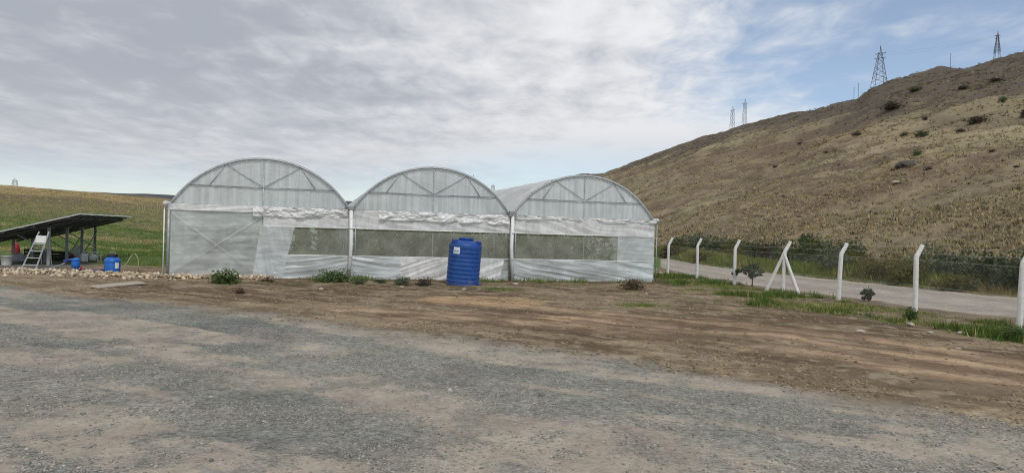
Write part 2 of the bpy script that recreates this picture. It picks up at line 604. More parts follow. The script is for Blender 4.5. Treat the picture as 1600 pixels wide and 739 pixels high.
def tank_mat():
    mt, t = new_mat('blue_tank_polyethylene')
    tcn = t.n('ShaderNodeTexCoord')
    sp_ = t.n('ShaderNodeSeparateXYZ'); t.l(tcn.outputs['Object'], sp_.inputs[0])
    n1 = t.noise(tcn.outputs['Object'], 5.0, 7, 0.68)
    n2 = t.noise(t.mapping(tcn.outputs['Object'], (14, 14, 1.2)), 1.0, 5, 0.6)
    c = t.mix(t.ramp(n1, 0.3, 0.7), (0.010, 0.058, 0.24, 1), (0.016, 0.085, 0.33, 1))
    c = t.mix(t.ramp(n2, 0.52, 0.75, 0, 0.22), c, (0.20, 0.21, 0.26, 1))
    mud = t.math('ADD', t.math('MULTIPLY', t.math('SUBTRACT', 0.28, sp_.outputs['Z']), 2.2), t.math('MULTIPLY', t.math('SUBTRACT', n1, 0.55), 3.0))
    c = t.mix(t.ramp(mud, 0.0, 0.9, 0, 0.55), c, (0.20, 0.155, 0.11, 1))
    p = t.n('ShaderNodeBsdfPrincipled'); t.l(c, p.inputs['Base Color'])
    t.l(t.ramp(n1, 0.3, 0.7, 0.38, 0.62), p.inputs['Roughness']); p.inputs['Specular IOR Level'].default_value = 0.4
    finish(t, p.outputs[0])
    return mt


M['blue_tank'] = tank_mat()
M['blue_light'] = simple('blue_drum_plastic', (0.02, 0.14, 0.50), 0.4, 0, 0.12, 6, dirt=((0.15, 0.16, 0.20), 0.2), spec=0.45)
M['label'] = simple('white_label', (0.78, 0.80, 0.82), 0.5, 0, 0.03)
M['label_ink'] = simple('label_ink', (0.25, 0.42, 0.62), 0.5, 0, 0.05)
M['panel'] = simple('solar_cells', (0.012, 0.014, 0.03), 0.15, 0, 0.2, 3, spec=0.5)
M['panel_back'] = simple('panel_backsheet', (0.018, 0.018, 0.022), 0.6, 0, 0.15, 4)  # near black: the shadow on the underside is put into this colour
M['alu'] = simple('aluminium', (0.62, 0.63, 0.64), 0.4, 0.5, 0.06, 6)
M['steel_shaded'] = simple('purlin_steel_shaded', (0.10, 0.10, 0.105), 0.55, 0.2, 0.15, 7)  # grey steel darkened, shade below the panels painted into the purlins and rafters
M['steel'] = simple('grey_steel', (0.32, 0.33, 0.33), 0.55, 0.4, 0.15, 7)
M['dark'] = simple('dark_plastic', (0.025, 0.025, 0.027), 0.5, 0, 0.2)
M['white_plastic'] = simple('white_plastic', (0.72, 0.72, 0.69), 0.5, 0, 0.05, 7, dirt=((0.35, 0.30, 0.25), 0.4))
M['red'] = simple('red_cloth', (0.42, 0.04, 0.06), 0.85, 0, 0.25, 9, 0.5)
M['sack'] = simple('woven_sack', (0.48, 0.47, 0.50), 0.85, 0, 0.2, 12, 0.6)
M['rust'] = simple('rusty_brown', (0.20, 0.085, 0.05), 0.8, 0, 0.35, 9, 0.5)
M['grey_plastic'] = simple('grey_plastic', (0.22, 0.25, 0.25), 0.5, 0, 0.1)
M['hose'] = simple('pale_hose', (0.30, 0.30, 0.16), 0.5)
M['purple_pipe'] = simple('purple_hose', (0.13, 0.08, 0.16), 0.5)
M['plank'] = simple('weathered_wood', (0.42, 0.36, 0.28), 0.85, 0, 0.2, 12, 0.5)
M['rock'] = simple('pale_rock', (0.46, 0.40, 0.33), 0.95, 0, 0.22, 14, 0.6)
M['boulder'] = simple('hill_rock', (0.09, 0.08, 0.072), 0.95, 0, 0.3, 2.5, 0.8)
M['bark'] = simple('bark', (0.12, 0.09, 0.065), 0.9, 0, 0.25, 20, 0.6)
M['pylon'] = simple('pylon_steel', (0.16, 0.17, 0.19), 0.6, 0.3, 0.1, 1.0)
M['leaf_dark'] = leaf_mat('leaf_dark', (0.04, 0.055, 0.026), (0.14, 0.172, 0.083))
M['leaf_grey'] = leaf_mat('leaf_greygreen', (0.08, 0.10, 0.06), (0.23, 0.26, 0.165))
M['leaf_olive'] = leaf_mat('leaf_olive', (0.085, 0.085, 0.025), (0.22, 0.20, 0.07))
M['leaf_green'] = leaf_mat('leaf_green', (0.04, 0.075, 0.02), (0.14, 0.22, 0.065))
M['leaf_crop'] = leaf_mat('leaf_crop', (0.13, 0.17, 0.07), (0.36, 0.40, 0.20), 0.5)
M['leaf_dry'] = leaf_mat('leaf_dry', (0.08, 0.055, 0.035), (0.20, 0.145, 0.09))
M['leaf_scrub'] = leaf_mat('leaf_scrub', (0.055, 0.045, 0.033), (0.135, 0.112, 0.08))


# ------------------------------------------------------------------ terrain sheet, split into ground, gravel yard, road, field and hillside
def L(r, g, b):
    """sRGB display value -> linear"""
    f = lambda v: ((v / 255 + 0.055) / 1.055) ** 2.4 if v > 10 else v / 3294.6
    return np.array([f(r), f(g), f(b)])


def seg_dist(x, y, pts):
    d = np.full(x.shape, 1e9)
    for (a, b) in zip(pts[:-1], pts[1:]):
        ax, ay, bx, by = a[0], a[1], b[0], b[1]
        dx, dy = bx - ax, by - ay
        t = np.clip(((x - ax) * dx + (y - ay) * dy) / (dx * dx + dy * dy), 0, 1)
        d = np.minimum(d, np.hypot(x - ax - t * dx, y - ay - t * dy))
    return d


def fence_d(x, y):
    """metres on the near side (left) of the fence line"""
    return (rn_interp(y, FENCE_PTS) - x) * 0.97


def grass_mask(x, y):
    d = fence_d(x, y)
    wob = (fbm(x, y, 1.8, 4, 61) - .5) * 3.2
    wid = np.interp(y, [10, 15, 18, 24, 30, 34], [1.5, 1.9, 2.7, 2.9, 1.8, 0.7])
    g = sstep(0.5, -0.5, (d + wob) - wid) * sstep(-0.6, -0.15, d) * sstep(0.34, 0.52, fbm(x, y, 1.3, 4, 63) + 0.06)
    g = g * sstep(34, 31, y) * np.where(y > 5, 1, 0)
    return np.clip(g, 0, 1)


ALB = 1.15     # display colour -> albedo under this light
TRACKS = [[P(*p) for p in [(540, 484), (640, 487), (760, 490), (950, 501), (1200, 523), (1400, 552), (1600, 584), (1800, 620)]],
          [P(*p) for p in [(690, 470), (800, 478), (900, 487), (1150, 506), (1350, 528), (1600, 566), (1800, 600)]],
          [P(*p) for p in [(620, 497), (800, 501), (1000, 520), (1250, 548), (1500, 583), (1700, 612)]]]
# dusty wheel tracks over the gravel yard
DUST = [[P(*p) for p in l] for l in (
    [(-150, 470), (120, 515), (220, 540), (330, 565), (450, 590), (620, 630), (900, 705), (1050, 760)],
    [(-200, 640), (60, 650), (220, 690), (420, 715), (640, 740), (900, 800)],
    [(480, 545), (620, 550), (760, 552), (920, 562)],
    [(380, 595), (520, 600), (640, 620), (800, 668), (1000, 690), (1150, 730)],
    [(780, 690), (960, 700), (1120, 735), (1300, 800)],
    [(1150, 700), (1400, 705), (1650, 700)],
    [(-200, 545), (60, 565), (200, 560)])]


def terrain_colours(x, y):
    n = x.shape[0]
    t, H, az, r = hill_t(x, y)
    col = np.zeros((n, 3))
    grit = np.zeros(n)

    def lay(c, m):
        nonlocal col
        m = np.clip(m, 0, 1)[:, None]
        col = col * (1 - m) + np.asarray(c) * m
    f1 = fbm(x, y, 3.0, 5, 71); f2 = fbm(x, y, 0.9, 4, 73); f3 = fbm(x, y, 9.0, 4, 79); f4 = fbm(x, y, 0.25, 3, 83)
    # bare brown earth
    da, db = P(760, 490), P(1600, 584)
    dn = math.atan2(db[1] - da[1], db[0] - da[0])
    xs_, ys_ = x * math.cos(dn) + y * math.sin(dn), -x * math.sin(dn) + y * math.cos(dn)
    st1 = fbm(xs_ * 0.22, ys_ * 1.6, 1.0, 5, 87); st2 = fbm(xs_ * 0.5, ys_ * 4.5, 1.0, 4, 89)
    lay(L(116, 102, 82), np.ones(n))
    lay(L(94, 80, 63), sstep(0.46, 0.64, f1) * 0.85)
    lay(L(88, 74, 58), sstep(0.52, 0.64, st1) * 0.7)
    lay(L(146, 130, 106), sstep(0.53, 0.63, st2) * 0.6)
    lay(L(150, 134, 108), sstep(0.56, 0.72, f2) * 0.6)
    lay(L(165, 152, 128), sstep(0.62, 0.72, f4) * 0.45)
    grit[:] = 0.35 + 0.4 * sstep(0.45, 0.65, f2)
    # sandy wheel tracks and the spread sand heap by the tank
    wob = (fbm(x, y, 1.1, 4, 91) - .5) * 0.9
    for k, tr in enumerate(TRACKS):
        d = seg_dist(x, y, tr) + wob
        mtr = sstep(0.75, 0.15, d) * sstep(0.25, 0.55, fbm(x, y, 2.2, 4, 93 + k)) * (0.95, 0.85, 0.7)[k]
        mtr = mtr * (0.35 + 0.65 * sstep(0.36, 0.56, st2))
        lay(L(170, 145, 117), mtr)
        lay(L(112, 90, 70), sstep(0.16, 0.05, np.abs(d - 0.42)) * 0.55)
        grit -= mtr * 0.3
    c = P(745, 470)
    e = np.hypot((x - c[0]) / 1.9, (y - c[1]) / 1.3) + (f2 - .5) * 0.9
    lay(L(172, 144, 110), sstep(1.05, 0.6, e) * (0.5 + 0.45 * sstep(.35, .6, st2)))
    # darker earth along the greenhouse foot
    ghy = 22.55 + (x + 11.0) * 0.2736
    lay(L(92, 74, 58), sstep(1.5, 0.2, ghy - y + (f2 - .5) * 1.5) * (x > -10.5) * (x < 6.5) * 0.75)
    # pale rubble earth left of the greenhouse
    lay(L(150, 132, 108), sstep(1.1, 0.4, np.abs(y - (22.0 + (x + 14) * 0.02)) + (f2 - .5)) * (x < -8) * 0.7)
    # dark grey gravel below the solar table
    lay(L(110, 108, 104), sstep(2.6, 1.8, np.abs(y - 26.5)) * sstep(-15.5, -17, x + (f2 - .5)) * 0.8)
    # gravel yard
    yd = yard_d(x, y) + (fbm(x, y, 1.6, 5, 101) - .5) * 1.7
    ym = sstep(-0.55, 0.6, yd)
    ycol = L(133, 132, 122)[None] * (1 + 0.22 * (f1 - .5))[:, None]
    m = ym[:, None]; col = col * (1 - m) + ycol * m
    lay(L(106, 108, 103), ym * sstep(0.5, 0.7, fbm(x, y, 2.6, 4, 103)) * 0.65)
    dust = np.zeros(n)
    ca, sa = math.cos(R(-28)), math.sin(R(-28))
    xr, yr = x * ca + y * sa, -x * sa + y * ca
    str_ = fbm(xr * 0.30, yr * 1.5, 1.0, 5, 107)
    for k, tr in enumerate(DUST):
        d = seg_dist(x, y, tr) + (fbm(x, y, 0.9, 4, 109 + k) - .5) * 0.8
        dust = np.maximum(dust, sstep(0.95, 0.05, d) * sstep(0.22, 0.52, fbm(x, y, 1.2, 4, 120 + k)))
    dust = np.maximum(dust * 0.95, sstep(0.47, 0.64, str_) * 0.85)
    dust = np.maximum(dust, sstep(4.9, 3.7, r + (f1 - .5) * 4.0) * 0.8)
    dust = sstep(0.14, 0.90, dust + (fbm(x, y, 0.45, 4, 151) - .5) * 0.6 + (str_ - .5) * 0.7 + (fbm(xr * 0.3, yr * 7.0, 1.0, 3, 153) - .5) * 0.7)
    dust = dust * (1 - 0.5 * sstep(0.48, 0.62, f4))
    lay(L(160, 149, 133), ym * dust * 0.9)
    lay(L(150, 138, 128), ym * sstep(0.55, 0.7, f2) * 0.35)
    grit = grit * (1 - ym) + ym * (1.0 - 0.75 * dust)
    # grass strip by the fence
    g = grass_mask(x, y)
    lay(L(78, 92, 48), g * 0.85 * sstep(0.2, 0.5, f2 + 0.15))
    lay(L(130, 125, 80), g * sstep(0.52, 0.68, f1) * 0.6)
    # track beyond the fence
    rd = road_pos(x, y)
    onside = (y > 3) & (y < 120) & (az > 4) & (az < 75)
    e = (f2 - .5) * 0.14
    rm = sstep(-0.05, 0.03, rd + e) * sstep(1.05, 0.96, rd + e) * onside
    rc = L(158, 149, 137)[None] * (1 + 0.18 * (f1 - .5) + 0.10 * np.cos(rd * 6.283 * 2))[:, None]
    m = np.clip(rm, 0, 1)[:, None]; col = col * (1 - m) + rc * m
    grit = grit * (1 - rm) + rm * 0.55
    # verge between fence and road
    vm = onside * sstep(0.3, -0.1, fence_d(x, y)) * (1 - rm) * (rd < 0.5)
    lay(L(118, 104, 84), vm * 0.7)
    # land beyond the road: dry grass of the hill
    hm = np.maximum(onside * sstep(0.97, 1.06, rd + e), hill_side(x, y) * sstep(70, 80, r))
    hn = fbm(x, y, 22, 5, 131); hs = fbm(x, y, 4.0, 5, 133, 0.6); hb = fbm(x, y, 1.6, 3, 137)
    k = np.clip(hn * 0.5 + hs * 0.5, 0, 1)
    hc = (L(134, 122, 99)[None] * np.ones((n, 1)))
    def hl(c, mm):
        nonlocal hc
        mm = np.clip(mm, 0, 1)[:, None]; hc = hc * (1 - mm) + np.asarray(c) * mm
    hl(L(158, 145, 110), sstep(0.50, 0.66, hs) * 0.75)
    hl(L(96, 84, 70), sstep(0.50, 0.36, hs) * 0.9)
    hl(L(116, 98, 84), sstep(0.50, 0.60, hn) * 0.7)
    hl(L(122, 118, 90), sstep(0.50, 0.36, hn) * 0.55)
    hl(L(84, 76, 58), sstep(0.64, 0.74, hb) * 0.55)
    te = terrace(x, y)
    hl(L(84, 73, 60), sstep(0.48, 0.38, te) * 0.65)
    hl(L(154, 143, 116), sstep(0.56, 0.66, te) * 0.5)
    t0 = np.interp(az, [5, 14, 22, 30, 36], [0.75, 0.68, 0.58, 0.42, 0.28])
    hp = fbm(x, y, 55, 4, 139)
    hl(L(114, 99, 83), sstep(0.50, 0.60, hp) * 0.45)
    hl(L(156, 144, 114), sstep(0.47, 0.38, hp) * 0.6)
    hl(L(86, 79, 71), sstep(-0.08, 0.22, t - t0 + (hn - .5) * 0.6) * 0.85)       # stony, scrubby top
    hl(L(104, 106, 62), sstep(1.9, 1.2, rd) * sstep(0.35, 0.6, f1) * 0.8)   # greener foot of the slope
    m = hm[:, None]; col = col * (1 - m) + hc * m
    grit = grit * (1 - hm) + hm * 0.25
    # the grass field to the left and behind
    fm = sstep(0, 2.5, (y - 27.0) + (x + 14) * -0.05 + (f2 - .5) * 3) * (az < 12) * (1 - hm)
    fm = np.maximum(fm, ((az < -75) | (az > 100)) * sstep(25, 40, r))
    fc = L(82, 102, 54)[None] * np.ones((n, 1))
    def fl(c, mm):
        nonlocal fc
        mm = np.clip(mm, 0, 1)[:, None]; fc = fc * (1 - mm) + np.asarray(c) * mm
    fl(L(112, 120, 70), sstep(0.5, 0.65, f1) * 0.5)
    fl(L(124, 114, 84), sstep(0.58, 0.72, f3) * 0.6)
    tt = t + (fbm(x, y, 25, 4, 141) - .5) * 0.10
    fl(L(120, 110, 82), sstep(0.03, 0.12, tt) * sstep(0.50, 0.62, f3) * 0.7)
    f5 = fbm(x * 0.5, y, 30, 5, 143)
    fl(L(110, 104, 76), sstep(0.10, 0.2, tt) * sstep(0.46, 0.58, f5) * 0.7)
    fl(L(104, 122, 62), sstep(0.09, 0.12, tt) * sstep(0.20, 0.16, tt) * sstep(-36, -33.5, az) * sstep(-28, -30, az) * 0.7)
    fl(L(106, 91, 77), sstep(0.34, 0.46, tt + (f5 - .5) * .2) * 0.85)
    fl(L(160, 138, 100), sstep(0.50, 0.62, tt + (f5 - .5) * .25) * sstep(-24, -30, az) * 0.85)
    fl(L(138, 128, 88), sstep(0.50, 0.62, tt) * sstep(0.48, 0.6, f3) * 0.6)
    fl(L(98, 82, 66), sstep(0.93, 1.0, tt) * 0.8)
    m = np.clip(fm, 0, 1)[:, None]; col = col * (1 - m) + fc * m
    grit = grit * (1 - fm) + fm * 0.15
    return np.clip(col * ALB, 0, 0.8), np.clip(grit, 0, 1), dust


def build_terrain():
    front = np.arange(-47, 47.01, 0.19)
    back = np.arange(47 + 4, 360 - 47 - 3.9, 4.0)
    azs = np.radians(np.concatenate([front, back]))
    rs = [1.2]
    while rs[-1] < 6500:
        q = rs[-1]
        rs.append(q * (1.010 if q < 32 else 1.0125 if q < 650 else 1.07))
    rs = np.array(rs)
    A, Rr = np.meshgrid(azs, rs)
    x = (np.sin(A) * Rr).ravel(); y = (np.cos(A) * Rr).ravel()
    z = ground_z(x, y)
    nc, nr = len(azs), len(rs)
    col, grit, dust = terrain_colours(x, y)
    # centre
    V = np.stack([x, y, z], 1)
    i = np.arange(nr - 1)[:, None]; j = np.arange(nc)[None]
    jn = (j + 1) % nc
    F = np.stack([np.broadcast_to(i * nc + j, (nr - 1, nc)), np.broadcast_to(i * nc + jn, (nr - 1, nc)),
                  np.broadcast_to((i + 1) * nc + jn, (nr - 1, nc)), np.broadcast_to((i + 1) * nc + j, (nr - 1, nc))], -1).reshape(-1, 4)
    F = F[:, ::-1]
    cx = x[F].mean(1); cy = y[F].mean(1)
    # the seam faces near +-180 deg average fine because the sheet is star shaped
    az = np.degrees(np.arctan2(cx, cy)); rr = np.hypot(cx, cy)
    rd = road_pos(cx, cy)
    on = (cy > 3) & (cy < 120) & (az > 4) & (az < 75)
    zone = np.zeros(len(F), int)                                   # ground
    zone[(yard_d(cx, cy) > 0) & (rr < 40)] = 1                      # gravel yard
    zone[on & (rd > 0) & (rd < 1)] = 2                              # road
    zone[hill_side(cx, cy) & (rr > 12)] = 3
    zone[(zone == 0) & ((cy > 27.5 + (cx + 14) * .05) | (rr > 40))] = 4
    names = ['ground', 'gravel_yard', 'gravel_road', 'hillside', 'field']
    for k, nm in enumerate(names):
        f = F[zone == k]
        u, inv = np.unique(f, return_inverse=True)
        me = np_mesh(nm, V[u], inv.reshape(-1, 4), True)
        add_attr(me, 'col', col[u]); add_fattr(me, 'grit', grit[u])
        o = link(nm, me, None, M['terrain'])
        o['kind'] = 'structure'
    # close the hole under the camera
    n0 = nc
    me = np_mesh('gravel_yard_centre', np.vstack([V[:nc], [[0, 0, float(z[:nc].mean())]]]),
                 np.stack([np.arange(nc), np.full(nc, nc), (np.arange(nc) + 1) % nc], 1))
    add_attr(me, 'col', np.vstack([col[:nc], col[:1]])); add_fattr(me, 'grit', np.ones(nc + 1))
    o = link('gravel_yard', me, None, M['terrain']); o['kind'] = 'structure'


build_terrain()


# far ridge closing the valley
def distant_ridge():
    pts = [(-700, 300), (-300, 300), (0, 301), (100, 302.5), (150, 303.5), (200, 305), (270, 307.5), (420, 312), (560, 316), (690, 319), (760, 328), (900, 345)]
    A = []; E_ = []
    for p in pts:
        a, e = azel(*p); A.append(a); E_.append(e)
    az = np.arange(-62, 6, 0.12)
    el = np.interp(az, A, E_)
    rows = [1300, 1450, 1600, 1750, 1900, 2050, 2200, 2350, 2600, 3200]
    V = []; C = []
    for k, r in enumerate(rows):
        x = np.sin(np.radians(az)) * r; y = np.cos(np.radians(az)) * r
        f = sstep(1250, 2300, np.full(az.shape, r)) if r < 2400 else (1.0 if r < 2700 else 0.6)
        z = -6 + (CAM_H + el * 2350 + 6) * f + (fbm(x, y, 260, 4, 171) - .5) * 16 * (0.2 + 0.6 * f)
        V.append(np.stack([x, y, z], 1))
        c = L(88, 92, 94)[None] * (0.9 + 0.4 * (fbm(x, y, 200, 4, 173) - .5))[:, None]
        C.append(c)
    n = len(az)
    F = []
    for k in range(len(rows) - 1):
        j = np.arange(n - 1)
        F.append(np.stack([k * n + j, k * n + j + 1, (k + 1) * n + j + 1, (k + 1) * n + j], 1))
    me = np_mesh('distant_hills', np.vstack(V), np.vstack(F), True)
    add_attr(me, 'col', np.vstack(C)); add_fattr(me, 'grit', np.zeros(n * len(rows)))
    o = link('distant_hills', me, None, M['terrain']); o['kind'] = 'structure'


distant_ridge()


# ------------------------------------------------------------------ loose stuff on the ground
def stones(name, pts, size, cols, flat=0.6, label=None, cat=None):
    """angular pebbles: squashed, jittered octahedra (8 triangles each)"""
    n = len(pts)
    base = np.array([[1, 0, 0], [0, 1, 0], [-1, 0, 0], [0, -1, 0], [0, 0, 1], [0, 0, -1]], float)
    fa = np.array([[0, 1, 4], [1, 2, 4], [2, 3, 4], [3, 0, 4], [1, 0, 5], [2, 1, 5], [3, 2, 5], [0, 3, 5]])
    v = base[None] * (0.65 + 0.7 * RNG.random((n, 6, 1))) + (RNG.random((n, 6, 3)) - .5) * 0.5
    v = v * size[:, None, None] * 0.5
    v[:, :, 0] *= (0.8 + 0.5 * RNG.random((n, 1)))
    v[:, :, 2] *= flat
    an = RNG.random(n) * 6.283
    c, s = np.cos(an)[:, None], np.sin(an)[:, None]
    x = v[:, :, 0] * c - v[:, :, 1] * s; y = v[:, :, 0] * s + v[:, :, 1] * c
    V = np.stack([x + pts[:, None, 0], y + pts[:, None, 1], v[:, :, 2] + pts[:, None, 2] + size[:, None] * 0.12 * flat], -1).reshape(-1, 3)
    F = (fa[None] + (np.arange(n) * 6)[:, None, None]).reshape(-1, 3)
    me = np_mesh(name, V, F)
    add_attr(me, 'col', np.repeat(cols, 6, axis=0))
    o = link(name, me, None, M['stone'])
    o['kind'] = 'stuff'
    return tag(o, label, cat)


def on_ground(xy):
    return np.column_stack([xy[:, 0], xy[:, 1], ground_z(xy[:, 0], xy[:, 1])])


def pal(n, cols, var=0.25):
    cols = np.array(cols)
    c = cols[RNG.integers(0, len(cols), n)]
    return np.clip(c * (1 + var * (RNG.random((n, 1)) - .5) * 2), 0, .85)


def yard_stones():
    n = 230000
    r = 4.2 * np.exp(RNG.random(n) * math.log(15 / 4.2))
    az = np.radians(RNG.uniform(-39, 39, n))
    x = np.sin(az) * r; y = np.cos(az) * r
    keep = yard_d(x, y) > 0.0
    x, y = x[keep], y[keep]
    _, grit, dust = terrain_colours(x, y)
    p = 0.10 + 0.90 * (1 - dust) * sstep(0.30, 0.62, fbm(x, y, 0.7, 4, 201))
    k = RNG.random(len(x)) < p * 0.62
    xy = np.column_stack([x[k], y[k]]); n = len(xy)
    size = 0.009 + 0.024 * RNG.random(n) ** 2.6
    size[RNG.random(n) < 0.006] *= 2.2
    cols = pal(n, [L(136, 135, 126), L(128, 128, 120), L(148, 146, 138), L(122, 120, 112), L(148, 141, 128), L(160, 154, 144)], 0.3) * ALB * 1.05
    stones('loose_gravel', on_ground(xy), size, cols, 0.65, 'loose grey crushed gravel scattered over the yard', 'gravel')


def dirt_stones():
    n = 42000
    r = 7 * np.exp(RNG.random(n) * math.log(27 / 7))
    az = np.radians(RNG.uniform(-39, 39, n))
    x = np.sin(az) * r; y = np.cos(az) * r
    ghy = 22.4 + (x + 11.0) * 0.2736
    k = (yard_d(x, y) < 0.1) & (y < ghy) & (fence_d(x, y) > -1.0)
    tr = np.min([seg_dist(x, y, t_) for t_ in TRACKS], axis=0)
    k &= RNG.random(n) < (0.12 + 0.88 * sstep(0.35, 0.62, fbm(x, y, 1.3, 4, 211)) * sstep(0.3, 0.9, tr))
    xy = np.column_stack([x[k], y[k]]); n = len(xy)
    size = 0.018 + 0.05 * RNG.random(n) ** 2.5
    cols = pal(n, [L(128, 112, 90), L(116, 100, 80), L(150, 136, 112), L(136, 120, 96)], 0.22) * ALB
    stones('earth_clods', on_ground(xy), size, cols, 0.6, 'small brown clods and stones on the bare earth', 'clods')


def rubble():
    n = 2000
    x = RNG.uniform(-22, -7.6, n)
    yc = np.interp(x, [-22, -17, -14, -11.5, -9.5, -7.6], [21.6, 22.4, 22.6, 22.1, 22.6, 22.5])
    wd = np.interp(x, [-22, -17, -13, -11, -9.5, -7.6], [0.55, 0.6, 1.0, 0.75, 0.35, 0.2])
    y = yc + RNG.normal(0, 1, n) * wd * 0.6
    pile = np.exp(-((y - yc) / wd) ** 2) * 0.10
    pts = on_ground(np.column_stack([x, y])); pts[:, 2] += pile * RNG.random(n)
    size = 0.06 + 0.16 * RNG.random(n) ** 2.0
    cols = pal(n, [L(188, 174, 148), L(172, 158, 134), L(198, 184, 160), L(152, 136, 114), L(176, 156, 134)], 0.18) * ALB
    stones('stone_rubble', pts, size, cols, 0.7, 'band of pale broken stones beside the greenhouse and solar table', 'rubble')
    # between the fence foot and the road
    n = 500
    y = RNG.uniform(27, 37, n); x = rn_interp(y, FENCE_PTS) + RNG.normal(0.25, 0.45, n)
    size = 0.05 + 0.16 * RNG.random(n) ** 2
    stones('bank_stones', on_ground(np.column_stack([x, y])), size,
           pal(n, [L(176, 166, 150), L(150, 138, 120), L(120, 104, 90)], 0.2) * ALB, 0.7,
           'pale stones strewn along the bank under the far fence posts', 'stones')


def blades(name, pts, hgt, nb, spread, cols, label=None, cat='grass', lean=0.45, wid=0.012):
    n = len(pts)
    P_ = np.repeat(pts, nb, axis=0); H_ = np.repeat(hgt, nb) * (0.55 + 0.6 * RNG.random(n * nb))
    S_ = np.repeat(spread, nb) if np.ndim(spread) else np.full(n * nb, spread)
    an = RNG.random(n * nb) * 6.283; rad = RNG.random(n * nb) ** .6 * S_
    bx = P_[:, 0] + np.cos(an) * rad; by = P_[:, 1] + np.sin(an) * rad
    ld = an + RNG.normal(0, 0.6, n * nb); lm = H_ * lean * RNG.random(n * nb)
    wa = RNG.random(n * nb) * 3.1416; wv = wid * (0.6 + 0.8 * RNG.random(n * nb)) * np.clip(H_ / 0.25, 0.6, 2.5)
    dx, dy = np.cos(wa) * wv, np.sin(wa) * wv
    z0 = P_[:, 2] - 0.03
    a = np.stack([bx - dx, by - dy, z0], 1); b = np.stack([bx + dx, by + dy, z0], 1)
    c = np.stack([bx + np.cos(ld) * lm, by + np.sin(ld) * lm, z0 + H_], 1)
    V = np.stack([a, b, c], 1).reshape(-1, 3)
    F = np.arange(len(V)).reshape(-1, 3)
    me = np_mesh(name, V, F)
    cc = np.repeat(cols, nb, axis=0) * (1.25 + 0.6 * RNG.random((n * nb, 1)))
    add_attr(me, 'col', np.repeat(np.clip(cc, 0, .6), 3, axis=0))
    o = link(name, me, None, M['blade']); o['kind'] = 'stuff'
    return tag(o, label, cat)


GREENS = [L(66, 88, 38), L(82, 102, 46), L(56, 76, 34), L(102, 112, 58), L(78, 88, 46)]
DRYS = [L(150, 138, 92), L(128, 118, 76), L(168, 152, 106)]


def fence_grass():
    n = 60000
    y = RNG.uniform(11, 34, n); x = rn_interp(y, FENCE_PTS) - RNG.uniform(-0.5, 4.8, n)
    g = grass_mask(x, y)
    k = RNG.random(n) < g * (0.15 + 0.85 * sstep(0.4, 0.6, fbm(x, y, 0.8, 3, 221)))
    xy = np.column_stack([x[k], y[k]]); n = len(xy)
    lush = sstep(0.42, 0.62, fbm(xy[:, 0], xy[:, 1], 2.2, 3, 223))
    h = 0.05 + 0.19 * lush * RNG.random(n) ** 1.5 + 0.05 * RNG.random(n)
    cols = np.where((RNG.random((n, 1)) < .62 + .36 * lush[:, None]), pal(n, GREENS), pal(n, DRYS)) * 0.95
    blades('verge_grass', on_ground(xy), h, 9, 0.09, cols, 'uneven green grass growing along the foot of the wire fence', 'grass')


def patch_grass():
    pts = []; hs = []
    for (px, py, rx, ry, n, h) in [(1005, 478, .55, .35, 120, .10), (785, 452, .7, .4, 170, .09), (960, 455, 1.0, .6, 60, .07), (1100, 470, 1.2, .8, 90, .07),
                                   (880, 446, .8, .3, 60, .08), (460, 444, 1.6, .4, 40, .08), (1180, 488, 1.2, .5, 60, .07)]:
        c = P(px, py)
        q = RNG.normal(0, 1, (n, 2)) * [rx, ry] * 0.6 + c[:2]
        pts.append(q); hs.append(np.full(n, h))
    for _ in range(60):
        u = RNG.uniform(2.4, 17.4); dd = RNG.uniform(0.15, 0.8)
        if fbm(np.array([u]), np.array([0.0]), 2.0, 3, 261)[0] < 0.45: continue
        c = np.array([-11.0 + u * math.cos(R(15.3)) + dd * math.sin(R(15.3)), 22.55 + u * math.sin(R(15.3)) - dd * math.cos(R(15.3))])
        k = RNG.integers(4, 14)
        pts.append(RNG.normal(0, 1, (k, 2)) * [.22, .12] + c); hs.append(np.full(k, RNG.uniform(.07, .24)))
    xy = np.vstack(pts); n = len(xy)
    blades('patch_grass', on_ground(xy), np.concatenate(hs), 8, 0.08, pal(n, GREENS[:2] + GREENS[3:]), 'sparse low green grass patches on the bare brown earth', 'grass')


def field_grass():
    n = 34000
    r = 26 * np.exp(RNG.random(n) * math.log(300 / 26)); az = np.radians(RNG.uniform(-38, -22, n))
    x = np.sin(az) * r; y = np.cos(az) * r
    k = (y > 27.2 + (x + 14) * -.02 + RNG.random(n) * 2) & ~((x < -14.8) & (y < 35) & (y > 24) & (x > -26) & (RNG.random(n) < .85))
    xy = np.column_stack([x[k], y[k]]); n = len(xy)
    f = fbm(xy[:, 0], xy[:, 1], 5, 3, 231)
    r = np.hypot(xy[:, 0], xy[:, 1])
    brown = RNG.random(n) < sstep(75, 150, r) * .9
    cols = np.where(((f < .66) & ~brown)[:, None], pal(n, GREENS[:2] + GREENS[3:]), pal(n, DRYS + [L(120, 104, 84), L(104, 98, 66)])) * 0.9
    g_ = np.interp(r, [26, 60, 300], [1, 1.3, 3.5])
    blades('field_grass', on_ground(xy), (0.06 + 0.10 * RNG.random(n)) * g_, 7, 0.14 * g_, cols, 'rough green grass of the field behind the solar table', 'grass', wid=0.02)


